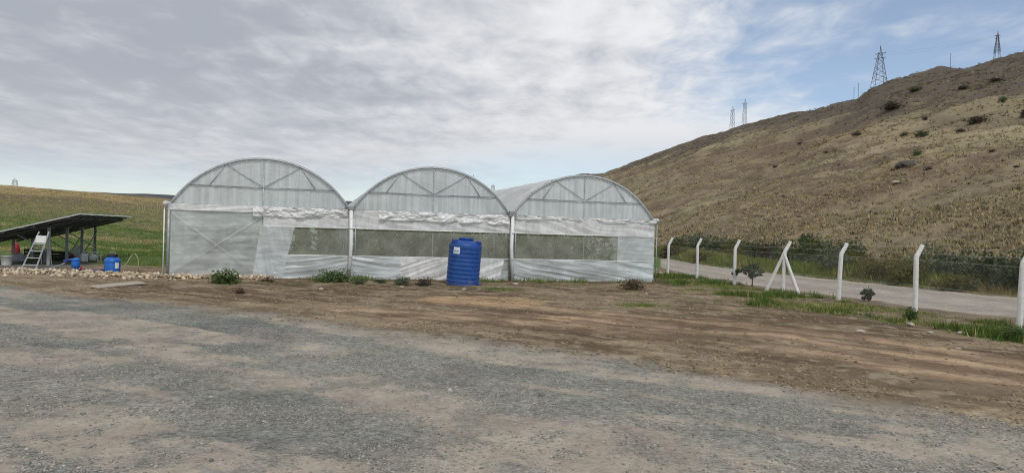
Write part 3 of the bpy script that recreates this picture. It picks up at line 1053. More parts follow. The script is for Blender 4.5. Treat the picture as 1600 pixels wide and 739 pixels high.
def hill_tussocks():
    n = 140000
    az = RNG.uniform(-3, 39, n); r = 30 * np.exp(RNG.random(n) * math.log(480 / 30))
    a = np.radians(az); x = np.sin(a) * r; y = np.cos(a) * r
    rd = road_pos(x, y)
    d = fbm(x, y, 7, 4, 241)
    k = hill_side(x, y) & ((rd > 1.12) | (r > 80)) & (RNG.random(n) < 0.22 + 0.78 * sstep(0.42, 0.60, d) * sstep(0.36, 0.56, fbm(x, y, 30, 3, 243)))
    xy = np.column_stack([x[k], y[k]]); n = len(xy); r = r[k]
    t, _, _, _ = hill_t(xy[:, 0], xy[:, 1])
    h = (0.12 + 0.25 * RNG.random(n) ** 2) * np.interp(r, [30, 120, 480], [0.75, 1.1, 2.6])
    dark = RNG.random(n) < 0.24 + 0.3 * sstep(.5, .9, t)
    far_dark = sstep(-0.08, 0.22, t - np.interp(np.degrees(np.arctan2(xy[:, 0], xy[:, 1])), [5, 14, 22, 30, 36], [0.75, 0.68, 0.58, 0.42, 0.28]) + (fbm(xy[:, 0], xy[:, 1], 22, 5, 131) - .5) * .6)
    dark |= RNG.random(n) < far_dark * .8
    cols = np.where(dark[:, None], pal(n, [L(84, 74, 60), L(74, 68, 55), L(92, 86, 66)]), pal(n, [L(140, 127, 98), L(122, 109, 88), L(150, 137, 106), L(130, 126, 92)])) * 1.02
    blades('hill_tussocks', on_ground(xy), h, 8, h * 1.0, cols, 'dry straw coloured tussock grass covering the hillside', 'grass', lean=1.0, wid=0.05)


def roadside_grass():
    n = 14000
    y = RNG.uniform(14, 75, n)
    a = rn_interp(y, ROAD_NEAR); b = np.maximum(rn_interp(y, ROAD_FAR), a + 4)
    x = b + (b - a) * (RNG.random(n) ** 1.3 * 1.5 + 0.0)
    xy = np.column_stack([x, y])
    f = fbm(x, y, 3, 3, 251); rd = (x - b) / (b - a)
    h = (0.14 + 0.34 * RNG.random(n)) * sstep(-0.1, 0.25, rd) + 0.06
    gr = (f > .43)[:, None]
    cols = np.where(gr, pal(n, [L(92, 102, 50), L(108, 112, 56), L(76, 88, 44)]), pal(n, [L(128, 120, 78), L(112, 104, 66)])) * 0.95
    blades('roadside_grass', on_ground(xy), h, 9, 0.16, cols, 'tall mixed dry and green grass on the far side of the gravel road', 'grass', wid=0.018)


yard_stones(); dirt_stones(); rubble(); fence_grass(); patch_grass(); field_grass(); hill_tussocks(); roadside_grass()


# ------------------------------------------------------------------ plants
def leaf_cloud(n, lobes, size, seed, tall=1.0):
    """n leaf quads spread over the shells of some lobes: (centre, radius xyz)"""
    g = np.random.default_rng(seed)
    li = g.integers(0, len(lobes), n)
    c = np.array([l[0] for l in lobes])[li]; rr = np.array([l[1] for l in lobes])[li]
    d = g.normal(0, 1, (n, 3)); d /= np.linalg.norm(d, axis=1)[:, None]
    rad = 0.45 + 0.6 * g.random((n, 1)) ** 0.6
    p = c + d * rr * rad
    a = g.normal(0, 1, (n, 3)) + d * 0.2; a /= np.linalg.norm(a, axis=1)[:, None]
    b = np.cross(a, g.normal(0, 1, (n, 3))); b /= np.linalg.norm(b, axis=1)[:, None]
    s = size * (0.6 + 0.8 * g.random((n, 1)))
    a = a * s * tall; b = b * s * 0.45
    V = np.stack([p - a, p + b, p + a, p - b], 1).reshape(-1, 3)
    V[:, 2] = np.maximum(V[:, 2], -0.02)
    return V, np.arange(n * 4).reshape(-1, 4)


def bush_mesh(name, seed, n=420, size=0.07, spread=1.0, hgt=1.0):
    g = np.random.default_rng(seed)
    lobes = []
    for k in range(9):
        an = g.random() * 6.283; rd = g.random() * 0.42 * spread
        z = (0.10 + 0.45 * g.random()) * hgt
        lobes.append(((math.cos(an) * rd, math.sin(an) * rd, z), np.array([0.30, 0.30, 0.26]) * (0.75 + 0.6 * g.random())))
    lobes.append(((0, 0, 0.08), np.array([0.46, 0.46, 0.16])))
    V, F = leaf_cloud(n, lobes, size, seed + 1)
    return np_mesh(name, V, F)


def stem_mesh(name, seed, k=6, h=0.6, sp=0.35, r=0.012):
    g = random.Random(seed); mb = MB()
    for i in range(k):
        an = g.random() * 6.283; s = sp * g.random()
        mb.tube([(0.02 * math.cos(an), 0.02 * math.sin(an), -0.05), (s * .5 * math.cos(an), s * .5 * math.sin(an), h * .5),
                 (s * math.cos(an), s * math.sin(an), h * (0.7 + .4 * g.random()))], r, 4, radii=[r, r * .8, r * .4])
    return mb.mesh(name)


BUSH = {}
for kind in ('leaf_dark', 'leaf_grey', 'leaf_olive', 'leaf_green', 'leaf_dry', 'leaf_scrub'):
    BUSH[kind] = []
    for s in range(3):
        me = bush_mesh('foliage', 100 * s + len(kind) * 13, 950, 0.055)
        me.materials.append(M[kind])
        st = stem_mesh('stem', s + 5); st.materials.append(M['bark'])
        BUSH[kind].append((me, st))


def bush(name, kind, p, wd, ht, label, cat='bush', group=None, var=0):
    e = empty(name, p, RNG.random() * 6.28, label, cat, group)
    me, st = BUSH[kind][var % 3]
    o = link('foliage', me, e); o.scale = (wd / 1.15, wd / 1.15, ht / 0.95)
    o2 = link('stem', st, e); o2.scale = (wd / 1.15, wd / 1.15, ht / 0.95)
    return e


# scrub on the far side of the road   (picture x, base y, width px, height px, kind)
SCRUB = [(1058, 392, 26, 14, 'leaf_dark'), (1083, 390, 30, 15, 'leaf_grey'), (1112, 398, 34, 17, 'leaf_dark'), (1140, 402, 26, 16, 'leaf_olive'),
         (1128, 391, 26, 12, 'leaf_grey'), (1160, 404, 30, 18, 'leaf_dark'), (1180, 410, 30, 20, 'leaf_dark'), (1205, 412, 30, 22, 'leaf_scrub'),
         (1232, 416, 36, 24, 'leaf_dark'), (1262, 392, 30, 17, 'leaf_dark'), (1268, 418, 40, 26, 'leaf_dark'), (1300, 420, 40, 26, 'leaf_dark'),
         (1332, 422, 30, 20, 'leaf_olive'), (1320, 410, 36, 20, 'leaf_dark'), (1362, 432, 34, 20, 'leaf_olive'), (1395, 436, 36, 26, 'leaf_olive'),
         (1425, 430, 36, 18, 'leaf_grey'), (1452, 434, 40, 32, 'leaf_grey'), (1483, 436, 40, 28, 'leaf_grey'), (1420, 442, 40, 22, 'leaf_olive'),
         (1513, 442, 46, 30, 'leaf_dark'), (1545, 446, 44, 32, 'leaf_dark'), (1575, 448, 44, 30, 'leaf_grey'), (1602, 450, 50, 36, 'leaf_dark'),
         (1640, 456, 56, 40, 'leaf_dark'), (1494, 452, 40, 16, 'leaf_olive'), (1100, 407, 34, 10, 'leaf_olive'), (1045, 402, 26, 14, 'leaf_scrub')]
SC_LAB = {'leaf_dark': 'dark green leafy bush in the scrub behind the gravel road', 'leaf_grey': 'grey green bush in the scrub behind the gravel road',
          'leaf_olive': 'yellowish olive herb clump in the scrub behind the gravel road', 'leaf_scrub': 'brownish dry bush in the scrub behind the gravel road'}
_r = random.Random(4)
SCRUB = SCRUB + [(a + _r.uniform(8, 22), b + _r.uniform(-4, 3), c * _r.uniform(.7, 1.1), d * _r.uniform(.6, 1.0), _r.choice(['leaf_dark', 'leaf_grey', 'leaf_olive', 'leaf_grey'])) for (a, b, c, d, e) in SCRUB]
for k, (px, py, wp, hp, kd) in enumerate(SCRUB):
    p = T(px, py + 1)
    s = p[1] / FPX
    bush('roadside_bush', kd, (p[0], p[1], p[2] - .05), wp * s * 1.6, hp * s * 2.1, SC_LAB[kd], 'bush', 'bushes along the far side of the road', k)

# weeds along the greenhouse foot and on the earth
weed_specs = [(352, 443, 58, 22, 'leaf_green', 'broad green weed mound at the foot of the clear plastic door panel'),
              (518, 440, 52, 18, 'leaf_green', 'tall green weed clump left of the white downpipe'),
              (594, 442, 22, 8, 'leaf_dark', 'small dark weed right of the white downpipe'),
              (628, 445, 34, 13, 'leaf_grey', 'grey green weed in front of the pale plastic skirt'),
              (660, 446, 30, 12, 'leaf_scrub', 'straggly brownish weed just left of the blue water tank'),
              (376, 459, 22, 10, 'leaf_dry', 'small dry brown tuft in front of the green weed mound'),
              (992, 452, 44, 16, 'leaf_dry', 'dry brown bushy weed at the right corner of the greenhouse'),
              (560, 443, 26, 8, 'leaf_dark', 'low dark weed between the downpipe and the grey skirt film'),
              (420, 440, 30, 7, 'leaf_dry', 'low dry weed under the plastic at the middle post'),
              (1422, 500, 26, 20, 'leaf_green', 'dense green weed beside a fence post in the grass'),
              (1585, 531, 46, 22, 'leaf_green', 'green weed clump at the foot of the fence by pale stones')]
for k, (px, py, wp, hp, kd, lab) in enumerate(weed_specs):
    p = T(px, py); s = p[1] / FPX
    bush('weed', kd, (p[0], p[1], p[2] - .02), wp * s * 1.1, hp * s * 1.35, lab, 'weed', None, k)

# hill scrub
HILL = [(1442, 214, 22, 9), (1413, 213, 14, 7), (1527, 192, 34, 11), (1395, 170, 40, 11), (1566, 160, 14, 9), (1602, 184, 18, 13), (1501, 207, 18, 6), (1445, 189, 9, 6),
        (1433, 243, 14, 10), (1340, 212, 18, 6), (1452, 266, 12, 6), (1250, 226, 10, 4), (1290, 240, 10, 4), (1212, 262, 10, 4), (1550, 238, 12, 5), (1588, 262, 12, 5), (1490, 300, 10, 4), (1568, 330, 10, 4), (1505, 140, 20, 6), (1555, 128, 22, 6), (1430, 142, 20, 6)]
for k, (px, py, wp, hp) in enumerate(HILL):
    p = T(px, py); s = p[1] / FPX
    kd = 'leaf_scrub' if k % 4 else 'leaf_dark'
    tq = float(hill_t(np.array([p[0]]), np.array([p[1]]))[0][0])
    word = 'brownish' if k % 4 else 'dark green'
    where = 'on the stony upper slope of the hill' if tq > 0.35 else 'on the straw coloured grass of the middle hillside' if tq > 0.1 else 'on the lower dry slope of the hill'
    size = 'broad' if wp > 18 else 'small'
    lab = 'small dark shrub just uphill of the large boulder' if (px, py) == (1433, 243) else f'{size} {word} low shrub {where}'
    bush('hill_shrub', kd, (p[0], p[1], p[2] - .1), wp * s * 1.1, hp * s * 1.3, lab, 'shrub', 'shrubs dotted over the hillside', k)



# ------------------------------------------------------------------ rocks
def rock_mesh(name, seed, sub=2, jag=0.35):
    import bmesh
    bm = bmesh.new()
    bmesh.ops.create_icosphere(bm, subdivisions=sub, radius=0.5)
    g = random.Random(seed)
    off = (g.random() * 50, g.random() * 50)
    for v in bm.verts:
        d = fbm(np.array([v.co.x * 1.3 + off[0]]), np.array([v.co.y * 1.3 + v.co.z * 1.9 + off[1]]), 0.45, 3, seed)[0] - .5
        v.co *= 1 + d * jag * 2.2
        v.co.z *= 0.7
    me = bpy.data.meshes.new(name); bm.to_mesh(me); bm.free()
    return me


ROCKS = []
for s in range(4):
    me = rock_mesh('rock', 30 + s); me.materials.append(M['rock']); ROCKS.append(me)
pale = [(1344, 519, 16, 6, 'long flat pale stone on the earth before the grass verge'),
        (1424, 509, 14, 6, 'pale stone on the edge of the grass below a fence post'),
        (1453, 521, 11, 4, 'small white stone on the earth near the fence corner'),
        (1502, 521, 14, 4, 'thin pale slab on reddish earth before the fence'),
        (1497, 545, 10, 3, 'small pale stone lying alone between track and fence'),
        (1392, 480, 0, 0, ''), (1262, 464, 12, 4, 'pale stone right of the braced fence post'),
        (805, 445, 10, 4, 'white stone at the foot of the right downpipe'),
        (1010, 460, 5, 4, 'small pale stone on bare earth near the greenhouse corner'),
        (725, 453, 9, 3, 'pale stone on the earth in front of the blue tank'),
        (502, 453, 8, 5, 'white stone in front of the tall weed clump'),
        (628, 449, 8, 3, 'pale stone before the straggly weeds')]
for k, (px, py, wp, hp, lab) in enumerate(pale):
    if not wp: continue
    p = T(px, py); s = p[1] / FPX
    o = link('stone', ROCKS[k % 4], None, None, (p[0], p[1], p[2] + hp * s * 0.25))
    o.scale = (wp * s, wp * s * 0.8, hp * s * 1.6); o.rotation_euler = (0, 0, k * 1.3)
    tag(o, lab, 'stone')
me = rock_mesh('boulder', 77, 3, 0.5); me.materials.append(M['boulder'])
p = T(1415, 262); s = p[1] / FPX
o = link('boulder', me, None, None, (p[0], p[1], p[2] + 7 * s * .4)); o.scale = (40 * s, 30 * s, 30 * s); o.rotation_euler = (0.1, -0.2, 0.6)
tag(o, 'large dark boulder half way up the dry hillside', 'boulder')
p = T(1400, 287); s = p[1] / FPX
o = link('boulder', ROCKS[2], None, None, (p[0], p[1], p[2] + .1)); o.scale = (16 * s, 12 * s, 8 * s)
tag(o, 'pale flat rock just below the large dark boulder', 'boulder')

# ------------------------------------------------------------------ greenhouse
GH_A = R(15.3)
GH = empty('greenhouse', (-11.0, 22.55, 0.0), GH_A, 'three bay arched greenhouse with translucent plastic film and net windows', 'greenhouse')
BAY, EAVE, RISE, DEPTH = 5.68, 2.36, 1.57, 30.0
HALF = BAY / 2 - 0.06
RAD = (HALF ** 2 + RISE ** 2) / (2 * RISE)


def arch_z(dx):
    return EAVE + math.sqrt(max(RAD ** 2 - dx * dx, 0)) - (RAD - RISE)


def arch_pts(cx, y, n=28, off=0.0):
    a0 = math.asin(HALF / RAD)
    return [(cx + (RAD + off) * math.sin(a), y, EAVE - (RAD - RISE) + (RAD + off) * math.cos(a)) for a in np.linspace(-a0, a0, n)]


def film_grid(name, fx, fz, nu, nv, y0, wr, mat, parent, seed, smooth=True):
    """film between param lines: fx(u,v), fz(u,v); wr(x,z) = displacement towards the front"""
    u, v = np.meshgrid(np.linspace(0, 1, nu), np.linspace(0, 1, nv))
    x = fx(u, v); z = fz(u, v)
    y = y0 - wr(x, z)
    V = np.stack([x.ravel(), y.ravel(), z.ravel()], 1)
    i = np.arange(nv - 1)[:, None]; j = np.arange(nu - 1)[None]
    a = i * nu + j
    F = np.stack([a, a + 1, a + nu + 1, a + nu], -1).reshape(-1, 4)
    return link(name, np_mesh(name, V, F, smooth), parent, mat)


def wr_vert(seed, amp=0.02):
    return lambda x, z: amp * ((fbm(x * 5, z * 0.45, 1.0, 3, seed) - .5) * 2 + 0.6 * (fbm(x * 14, z * 0.8 + x, 1.0, 2, seed + 3) - .5))


def wr_diag(seed, amp=0.035, ang=18, k=5.0):
    ca, sa = math.cos(R(ang)), math.sin(R(ang))
    def f(x, z):
        p = -x * sa + z * ca; q = x * ca + z * sa
        fan = p + 0.12 * (fbm(x * 0.7, z * 0.7, 1.0, 2, seed + 8) - .5) + 0.05 * q * (fbm(x * .35, z * 0, 1.0, 2, seed + 4) - .5)
        n1 = 1 - np.abs(fbm(q * 0.35, fan * k, 1.0, 2, seed) * 2 - 1) * 2.2
        n2 = 1 - np.abs(fbm(q * 0.6, fan * k * 2.3, 1.0, 2, seed + 2) * 2 - 1) * 2.2
        return amp * (n1 * 0.8 + n2 * 0.35 + 0.8 * (fbm(x * 1.2, z * 1.2, 1.0, 3, seed + 5) - .5))
    return f


def wr_bunch(seed, amp=0.07):
    return lambda x, z: amp * (fbm(x * 2.6, z * 5.0, 1.0, 4, seed, 0.6) - .25) * 2


def wavy(seed, base, amp, lam=0.8):
    return lambda x: base + amp * (fbm(x, x * 0 + seed, lam, 3, seed) - .5) * 2


def pipe(name, pts, r, mat=None, n=8):
    return MB().tube(pts, r, n).build(name, mat or M['galv'], GH, True)


Z_SK, Z_NT, Z_UP = 0.78, 1.72, 2.08       # top of skirt, top of net window, lower edge of the bunched film
arch_hoop = None
for b in range(3):
    x0, x1 = b * BAY, (b + 1) * BAY
    cx = (x0 + x1) / 2
    # front frame
    pipe('arch_pipe', arch_pts(cx, 0.0), 0.027)
    pipe('centre_post', [(cx, 0.03, 0), (cx, 0.03, arch_z(0))], 0.022)
    zt = EAVE + RISE * 0.40
    hx = math.sqrt(RAD ** 2 - (zt - EAVE + RAD - RISE) ** 2)
    pipe('tie_bar', [(cx - hx, 0.015, zt), (cx + hx, 0.015, zt)], 0.018)
    pipe('eave_bar', [(x0 + .06, 0.015, EAVE), (x1 - .06, 0.015, EAVE)], 0.022)
    pipe('window_rail', [((cx if b == 0 else x0 + .06), -0.05, Z_SK), (x1 - .06, -0.05, Z_SK)], 0.016, M['white_pipe'])
    if b > 0:
        pipe('window_rail', [(x0 + .06, -0.05, Z_NT), (x1 - .06, -0.05, Z_NT)], 0.016, M['white_pipe'])
    else:
        pipe('window_rail', [(cx, -0.05, Z_NT), (x1 - .06, -0.05, Z_NT)], 0.016, M['white_pipe'])
    for sg in (-1, 1):
        xa = HALF * 0.42
        pipe('truss_strut', [(cx, 0.02, zt), (cx + sg * xa, 0.02, arch_z(xa))], 0.013)
        pipe('truss_strut', [(cx + sg * xa, 0.02, arch_z(xa)), (cx + sg * (xa + 0.50), 0.02, zt)], 0.013)
    # gable film following the arch
    def gx(u, v, cx=cx): return cx + (u * 2 - 1) * HALF
    def gzf(u, v, cx=cx):
        dx = (u * 2 - 1) * HALF
        top = EAVE + np.sqrt(np.maximum(RAD ** 2 - dx * dx, 0)) - (RAD - RISE)
        return EAVE - 0.02 + (top - EAVE + 0.02) * v
    film_grid('gable_film', gx, gzf, 120, 40, 0.06, wr_vert(300 + b, 0.024), M['film_gable'], GH, b)
    # rear gable wall
    film_grid('rear_film', gx, lambda u, v, cx=cx: (EAVE + np.sqrt(np.maximum(RAD ** 2 - ((u * 2 - 1) * HALF) ** 2, 0)) - (RAD - RISE)) * v,
              40, 20, DEPTH, wr_vert(320 + b, 0.02), M['film_wall'], GH, b)
    # roof film over the hoops
    a0 = math.asin(HALF / RAD)
    ang = np.linspace(-a0, a0, 33); ys = np.linspace(-0.02, DEPTH, 61)
    A, Y = np.meshgrid(ang, ys)
    sag = 0.015 * np.cos(Y / 2.5 * 6.283) + 0.02 * (fbm(A * 3, Y, 1.2, 3, 340 + b) - .5)
    rr = RAD + 0.032 + sag
    V = np.stack([(cx + rr * np.sin(A)).ravel(), Y.ravel(), (EAVE - (RAD - RISE) + rr * np.cos(A)).ravel()], 1)
    i = np.arange(60)[:, None]; j = np.arange(32)[None]; a = i * 33 + j
    link('roof_film', np_mesh('roof_film', V, np.stack([a, a + 1, a + 34, a + 33], -1).reshape(-1, 4), True), GH, M['film_roof'])
    # hoops inside
    for k in range(1, 13):
        if arch_hoop is None:
            arch_hoop = MB().tube(arch_pts(0, 0), 0.018, 6).mesh('hoop', True); arch_hoop.materials.append(M['galv'])
        link('hoop', arch_hoop, GH, None, (cx, k * 2.5, 0))
for k in range(0, 13):
    for b in range(4):
        if k == 0: continue
        xx = b * BAY
        if k == 1:
            post_me = MB().tube([(0, 0, 0), (0, 0, EAVE)], 0.035, 6).mesh('inner_post', True); post_me.materials.append(M['galv']) if b == 0 else None
            if b == 0: INNER = post_me
        link('inner_post', INNER, GH, None, (xx, k * 2.5, 0))
# corner and valley posts, gutters
for b in range(4):
    xx = b * BAY
    if b in (0, 3):
        sg = -1 if b == 0 else 1
        pipe('corner_post', [(xx, 0.0, 0), (xx, 0.0, EAVE + .03)], 0.04)
        pipe('corner_pipe', [(xx + sg * 0.13, -0.02, 0), (xx + sg * 0.13, -0.02, EAVE - .05)], 0.02, M['white_pipe'] if b == 0 else M['galv'])
        # side wall
        film_side = np.meshgrid(np.linspace(0, DEPTH, 61), np.linspace(0, EAVE, 14))
        Y, Z = film_side
        X = xx + sg * (0.05 + 0.025 * (fbm(Y * 0.8, Z * 3, 1, 3, 360 + b) - .5) * 2)
        V = np.stack([X.ravel(), Y.ravel(), Z.ravel()], 1)
        i = np.arange(13)[:, None]; j = np.arange(60)[None]; a = i * 61 + j
        link('side_film', np_mesh('side_film', V, np.stack([a, a + 1, a + 62, a + 61], -1).reshape(-1, 4), True), GH, M['film_wall'])
        pipe('side_roll', [(xx + sg * 0.10, -0.12, EAVE), (xx + sg * 0.10, DEPTH, EAVE)], 0.075, M['film_white'])
    else:
        pipe('valley_post', [(xx, 0.02, 0), (xx, 0.02, EAVE + .02)], 0.04)
        pipe('valley_pipe', [(xx + .17, -0.04, 0), (xx + .17, -0.04, EAVE - .1)], 0.018)
        mb = MB()
        for (dx, dz, ex, ez) in ((-.16, .10, -.10, 0), (-.10, 0, .10, 0), (.10, 0, .16, .10)):
            p1, p2 = (xx + dx, EAVE + dz), (xx + ex, EAVE + ez)
            n = len(mb.v)
            for yy in (-0.16, DEPTH):
                for off in (0, 0.012):
                    mb.v += [(p1[0], yy, p1[1] + off), (p2[0], yy, p2[1] + off)]
            mb.f += [(n, n + 1, n + 5, n + 4), (n + 2, n + 6, n + 7, n + 3), (n, n + 2, n + 3, n + 1), (n, n + 4, n + 6, n + 2), (n + 1, n + 3, n + 7, n + 5)]
        mb.build('gutter', M['galv'], GH)
        gb = MB().box((xx, -0.20, EAVE + .05), (0.26 if b == 2 else 0.20, 0.16, 0.20 if b == 2 else .12)).build('gutter_outlet', M['steel'], GH, bevel=.012)
        top = (xx, -0.22, EAVE - 0.02)
        dp = MB().tube([top, (xx + (0.03 if b == 1 else -0.02), -0.22, 1.2), (xx + (-0.02 if b == 1 else 0.06), -0.22, 0.0)], 0.062, 14).build('downpipe', M['white_pipe'], GH, True)
        cl = MB()
        for zz in (0.75, 1.7):
            cl.lathe([(0.067, -.02), (0.067, .02)], 14, (xx + (0.02 if b == 1 else 0.0), -0.22, zz))
        cl.build('clamp', M['galv'], dp)

# front walls, bay by bay -------------------------------------------------
lin = lambda a, b: (lambda u, v: a + (b - a) * u)
zz_ = lambda a, b: (lambda u, v: a + (b - a) * v)
cx1 = BAY / 2
# bay 1 left: one clear sheet over a cross braced frame
film_grid('door_film', lin(0.06, cx1 + .05), zz_(0.02, EAVE - .16), 90, 70, 0.02, lambda x, z: 0.022 * (fbm(x * 1.2, z * 5, 1, 3, 401) - .5) * 2 + 0.03 * (fbm(x * .8, z * .8, 1, 2, 402) - .5), M['film_wall'], GH, 1)
film_grid('upper_film', lin(0.04, cx1), zz_(EAVE - .20, EAVE + .01), 60, 10, -0.03, wr_diag(403, 0.02, 8, 6), M['film_white'], GH, 1)
pipe('door_rail', [(0.05, 0.06, EAVE - .22), (cx1, 0.06, EAVE - .22)], 0.022)
for (pa, pb) in (((0.1, -0.04, 0.12), (cx1 - .05, -0.04, EAVE - .35)), ((0.1, -0.06, EAVE - .3), (cx1 - .1, -0.06, 0.12))):
    pipe('cross_brace', [pa, pb], 0.006, M['white_pipe'])
pipe('door_sill', [(0.05, -0.02, 0.03), (cx1, -0.02, 0.03)], 0.022, M['white_pipe'])
# curtain of loose film hanging beside the middle post
film_grid('hanging_film', lambda u, v: cx1 - 0.05 - 0.22 * (1 - v) + u * (0.95 + 0.12 * v), lambda u, v: 0.03 + (Z_NT - .02) * v, 70, 50, -0.07,
          lambda x, z: 0.045 * (fbm(x * 6 + z * 1.5, z * 0.5, 1, 3, 405) - .3) * 2, M['film_lower'], GH, 2)


def bunch(x0, x1, seed, zlow=Z_UP, sag=0.06):
    zl = wavy(seed, zlow, sag, 0.7)
    film_grid('bunched_film', lin(x0, x1), lambda u, v: zl(x0 + (x1 - x0) * u) * (1 - v) + (EAVE + 0.0) * v, 170, 22, -0.06,
              wr_bunch(seed, 0.13), M['film_white'], GH, seed)


def upper(x0, x1, seed, ztop=EAVE, flat=True):
    film_grid('upper_film', lin(x0, x1), zz_(Z_NT - .01, ztop), 110, 20, -0.04, wr_diag(seed, 0.028, -10, 4), M['film_white'], GH, seed)


def net(x0, x1, seed):
    film_grid('insect_net', lin(x0, x1), zz_(Z_SK - .03, Z_NT + .03), 50, 14, 0.0, wr_diag(seed, 0.012, 5, 2), M['net'], GH, seed)


def skirt(x0, x1, seed, ang=-14, mat='film_lower', slant=0.0, amp=0.04):
    film_grid('skirt_film', lambda u, v: x0 + (x1 - x0 - slant * (1 - v)) * u, zz_(0.0, Z_SK), 130, 26, -0.055, wr_diag(seed, amp, ang, 6), M[mat], GH, seed)


bunch(cx1 - .3, BAY - .06, 411, 2.06, 0.05); upper(cx1 + .03, BAY - .04, 412, 2.2)
net(cx1 + .05, BAY, 413); skirt(cx1 + .30, BAY - .05, 414, 8, 'film_lower')
bunch(BAY + .95, 2 * BAY - .10, 421, 2.05, 0.06); upper(BAY + .06, 2 * BAY - .05, 422)
net(BAY + .02, 2 * BAY - .02, 423); skirt(BAY + .06, BAY + 1.75, 424, -8, 'film_lower'); skirt(BAY + 1.70, 2 * BAY - .22, 425, 22, 'film_white', 0.2, 0.024)
upper(2 * BAY + .06, 3 * BAY, 432)
bunch(2 * BAY + .06, 3 * BAY + .05, 431, 2.24, 0.03)
net(2 * BAY + .02, 3 * BAY - 1.45, 433); skirt(2 * BAY + .06, 3 * BAY, 434, -12, 'film_lower')
film_grid('side_panel_film', lin(3 * BAY - 1.5, 3 * BAY + .02), zz_(0.02, Z_NT + .02), 60, 50, -0.03, wr_diag(435, 0.02, 60, 2.5), M['film_lower'], GH, 5)

skirt_lining = film_grid('skirt_lining', lin(BAY + .05, 2 * BAY - .03), zz_(0.0, Z_SK - .02), 60, 10, 0.03, wr_diag(440, 0.012, 70, 3), M['film_wall'], GH, 6)

# crop inside -------------------------------------------------------------
ca, sa = math.cos(GH_A), math.sin(GH_A)


def gh_world(x, y):
    return (-11.0 + x * ca - y * sa, 22.55 + x * sa + y * ca)


CROP = []
for s in range(4):
    g = np.random.default_rng(500 + s)
    lobes = []
    for k in range(9):
        z = 0.15 + 1.45 * k / 8
        lobes.append(((g.normal(0, .08), g.normal(0, .08), z), np.array([0.26, 0.26, 0.20]) * (0.75 + .5 * g.random())))
    V, F = leaf_cloud(330, lobes, 0.085, 520 + s)
    me = np_mesh('leaves', V, F); me.materials.append(M['leaf_crop'])
    st = MB().tube([(0, 0, -.02), (.02, .01, .8), (-.01, 0, 1.6)], 0.012, 5).mesh('stem'); st.materials.append(M['leaf_crop'])
    CROP.append((me, st))
ci = 0
for b in range(3):
    for rx in (0.75, 1.85, 2.95, 4.05, 5.0):
        for k in range(8):
            if b == 2 and rx > 4.5: continue
            lx, ly = b * BAY + rx + random.uniform(-.1, .1), 1.1 + k * 1.15 + random.uniform(-.15, .15)
            wx, wy = gh_world(lx, ly)
            e = empty('crop_plant', (wx, wy, gz(wx, wy)), random.random() * 6.28, 'tall leafy green crop plant growing in rows inside the greenhouse', 'plant', 'crop plants inside the greenhouse')
            me, st = CROP[ci % 4]; ci += 1
            sc = random.uniform(0.8, 1.12)
            o = link('leaves', me, e); o.scale = (sc * 1.1, sc * 1.1, sc)
            link('stem', st, e).scale = (1, 1, sc)

# ------------------------------------------------------------------ blue water tank
tp = T(721, 446)
TK = empty('water_tank', (tp[0], tp[1] + .35, tp[2] - 0.03), 0, 'large ribbed blue plastic water tank leaning in front of the greenhouse', 'water tank', rot=(R(1.0), R(3.2), R(20)))
prof = [(0.30, 0.0), (0.50, 0.0), (0.525, 0.02)]
z = 0.04
for k in range(9):
    for (dr, dz) in ((0, 0), (-.002, .012), (-.009, .03), (-.011, .045), (-.009, .06), (-.002, .078), (0, .09)):
        prof.append((0.535 + dr, z + dz * 1.0))
    z += 0.135
zt = z + 0.0
prof += [(0.535, zt), (0.533, zt + .05), (0.520, zt + .09), (0.48, zt + .14), (0.40, zt + .185), (0.30, zt + .21), (0.22, zt + .22)]
MB().lathe(prof, 56).build('body', M['blue_tank'], TK, True)
lid = MB().lathe([(0.23, zt + .19), (0.23, zt + .285), (0.225, zt + .30), (0.12, zt + .315), (0.02, zt + .317)], 32).build('lid', M['blue'], TK, True)
rb = MB()
for k in range(20):
    an = k * 6.283 / 20
    rb.box((0.232 * math.cos(an), 0.232 * math.sin(an), zt + .24), (.012, .02, .08), Matrix.Rotation(an, 3, 'Z'))
rb.build('grip_ribs', M['blue'], lid)
for k in range(3):
    an = R((-160, -40, 80)[k])
    MB().box((0.44 * math.cos(an), 0.44 * math.sin(an), zt + .165), (.17, .16, .14), Matrix.Rotation(an, 3, 'Z')).build('lifting_lug', M['blue'], TK, bevel=.03)
an = R(-137)
rot = Matrix.Rotation(an + R(90), 3, 'Z')
lb = MB()
for i in range(7):
    a1 = an + (i - 3) * .072
    lb.v += [(0.541 * math.cos(a1), 0.541 * math.sin(a1), zt - .22), (0.541 * math.cos(a1), 0.541 * math.sin(a1), zt - .01)]
for i in range(6):
    lb.f.append((i * 2, i * 2 + 2, i * 2 + 3, i * 2 + 1))
lab_o = lb.build('label', M['label'], TK)
ink = MB()
for (a_, b_, zl, zh) in ((-2.4, 0.0, .06, .10), (0.3, 2.3, .06, .10), (-2.0, 1.8, .025, .04)):
    n = len(ink.v)
    for i in range(3):
        a1 = an + (a_ + (b_ - a_) * i / 2) * .072
        ink.v += [(0.545 * math.cos(a1), 0.545 * math.sin(a1), zt - .20 + zl), (0.545 * math.cos(a1), 0.545 * math.sin(a1), zt - .20 + zh)]
    ink.f += [(n, n + 2, n + 3, n + 1), (n + 2, n + 4, n + 5, n + 3)]
ink.build('print', M['label_ink'], lab_o)
an = R(-35)
MB().tube([(0.5 * math.cos(an), 0.5 * math.sin(an), .1), (0.62 * math.cos(an), 0.62 * math.sin(an), .1)], .045, 12).build('outlet', M['blue'], TK, True)

# ------------------------------------------------------------------ wire fence with bent concrete posts
FN = empty('wire_fence', (10.0, 20.0, 0), 0, 'chain link fence on white concrete posts with bent tops beside the road', 'fence')
FO = np.array([10.0, 20.0])


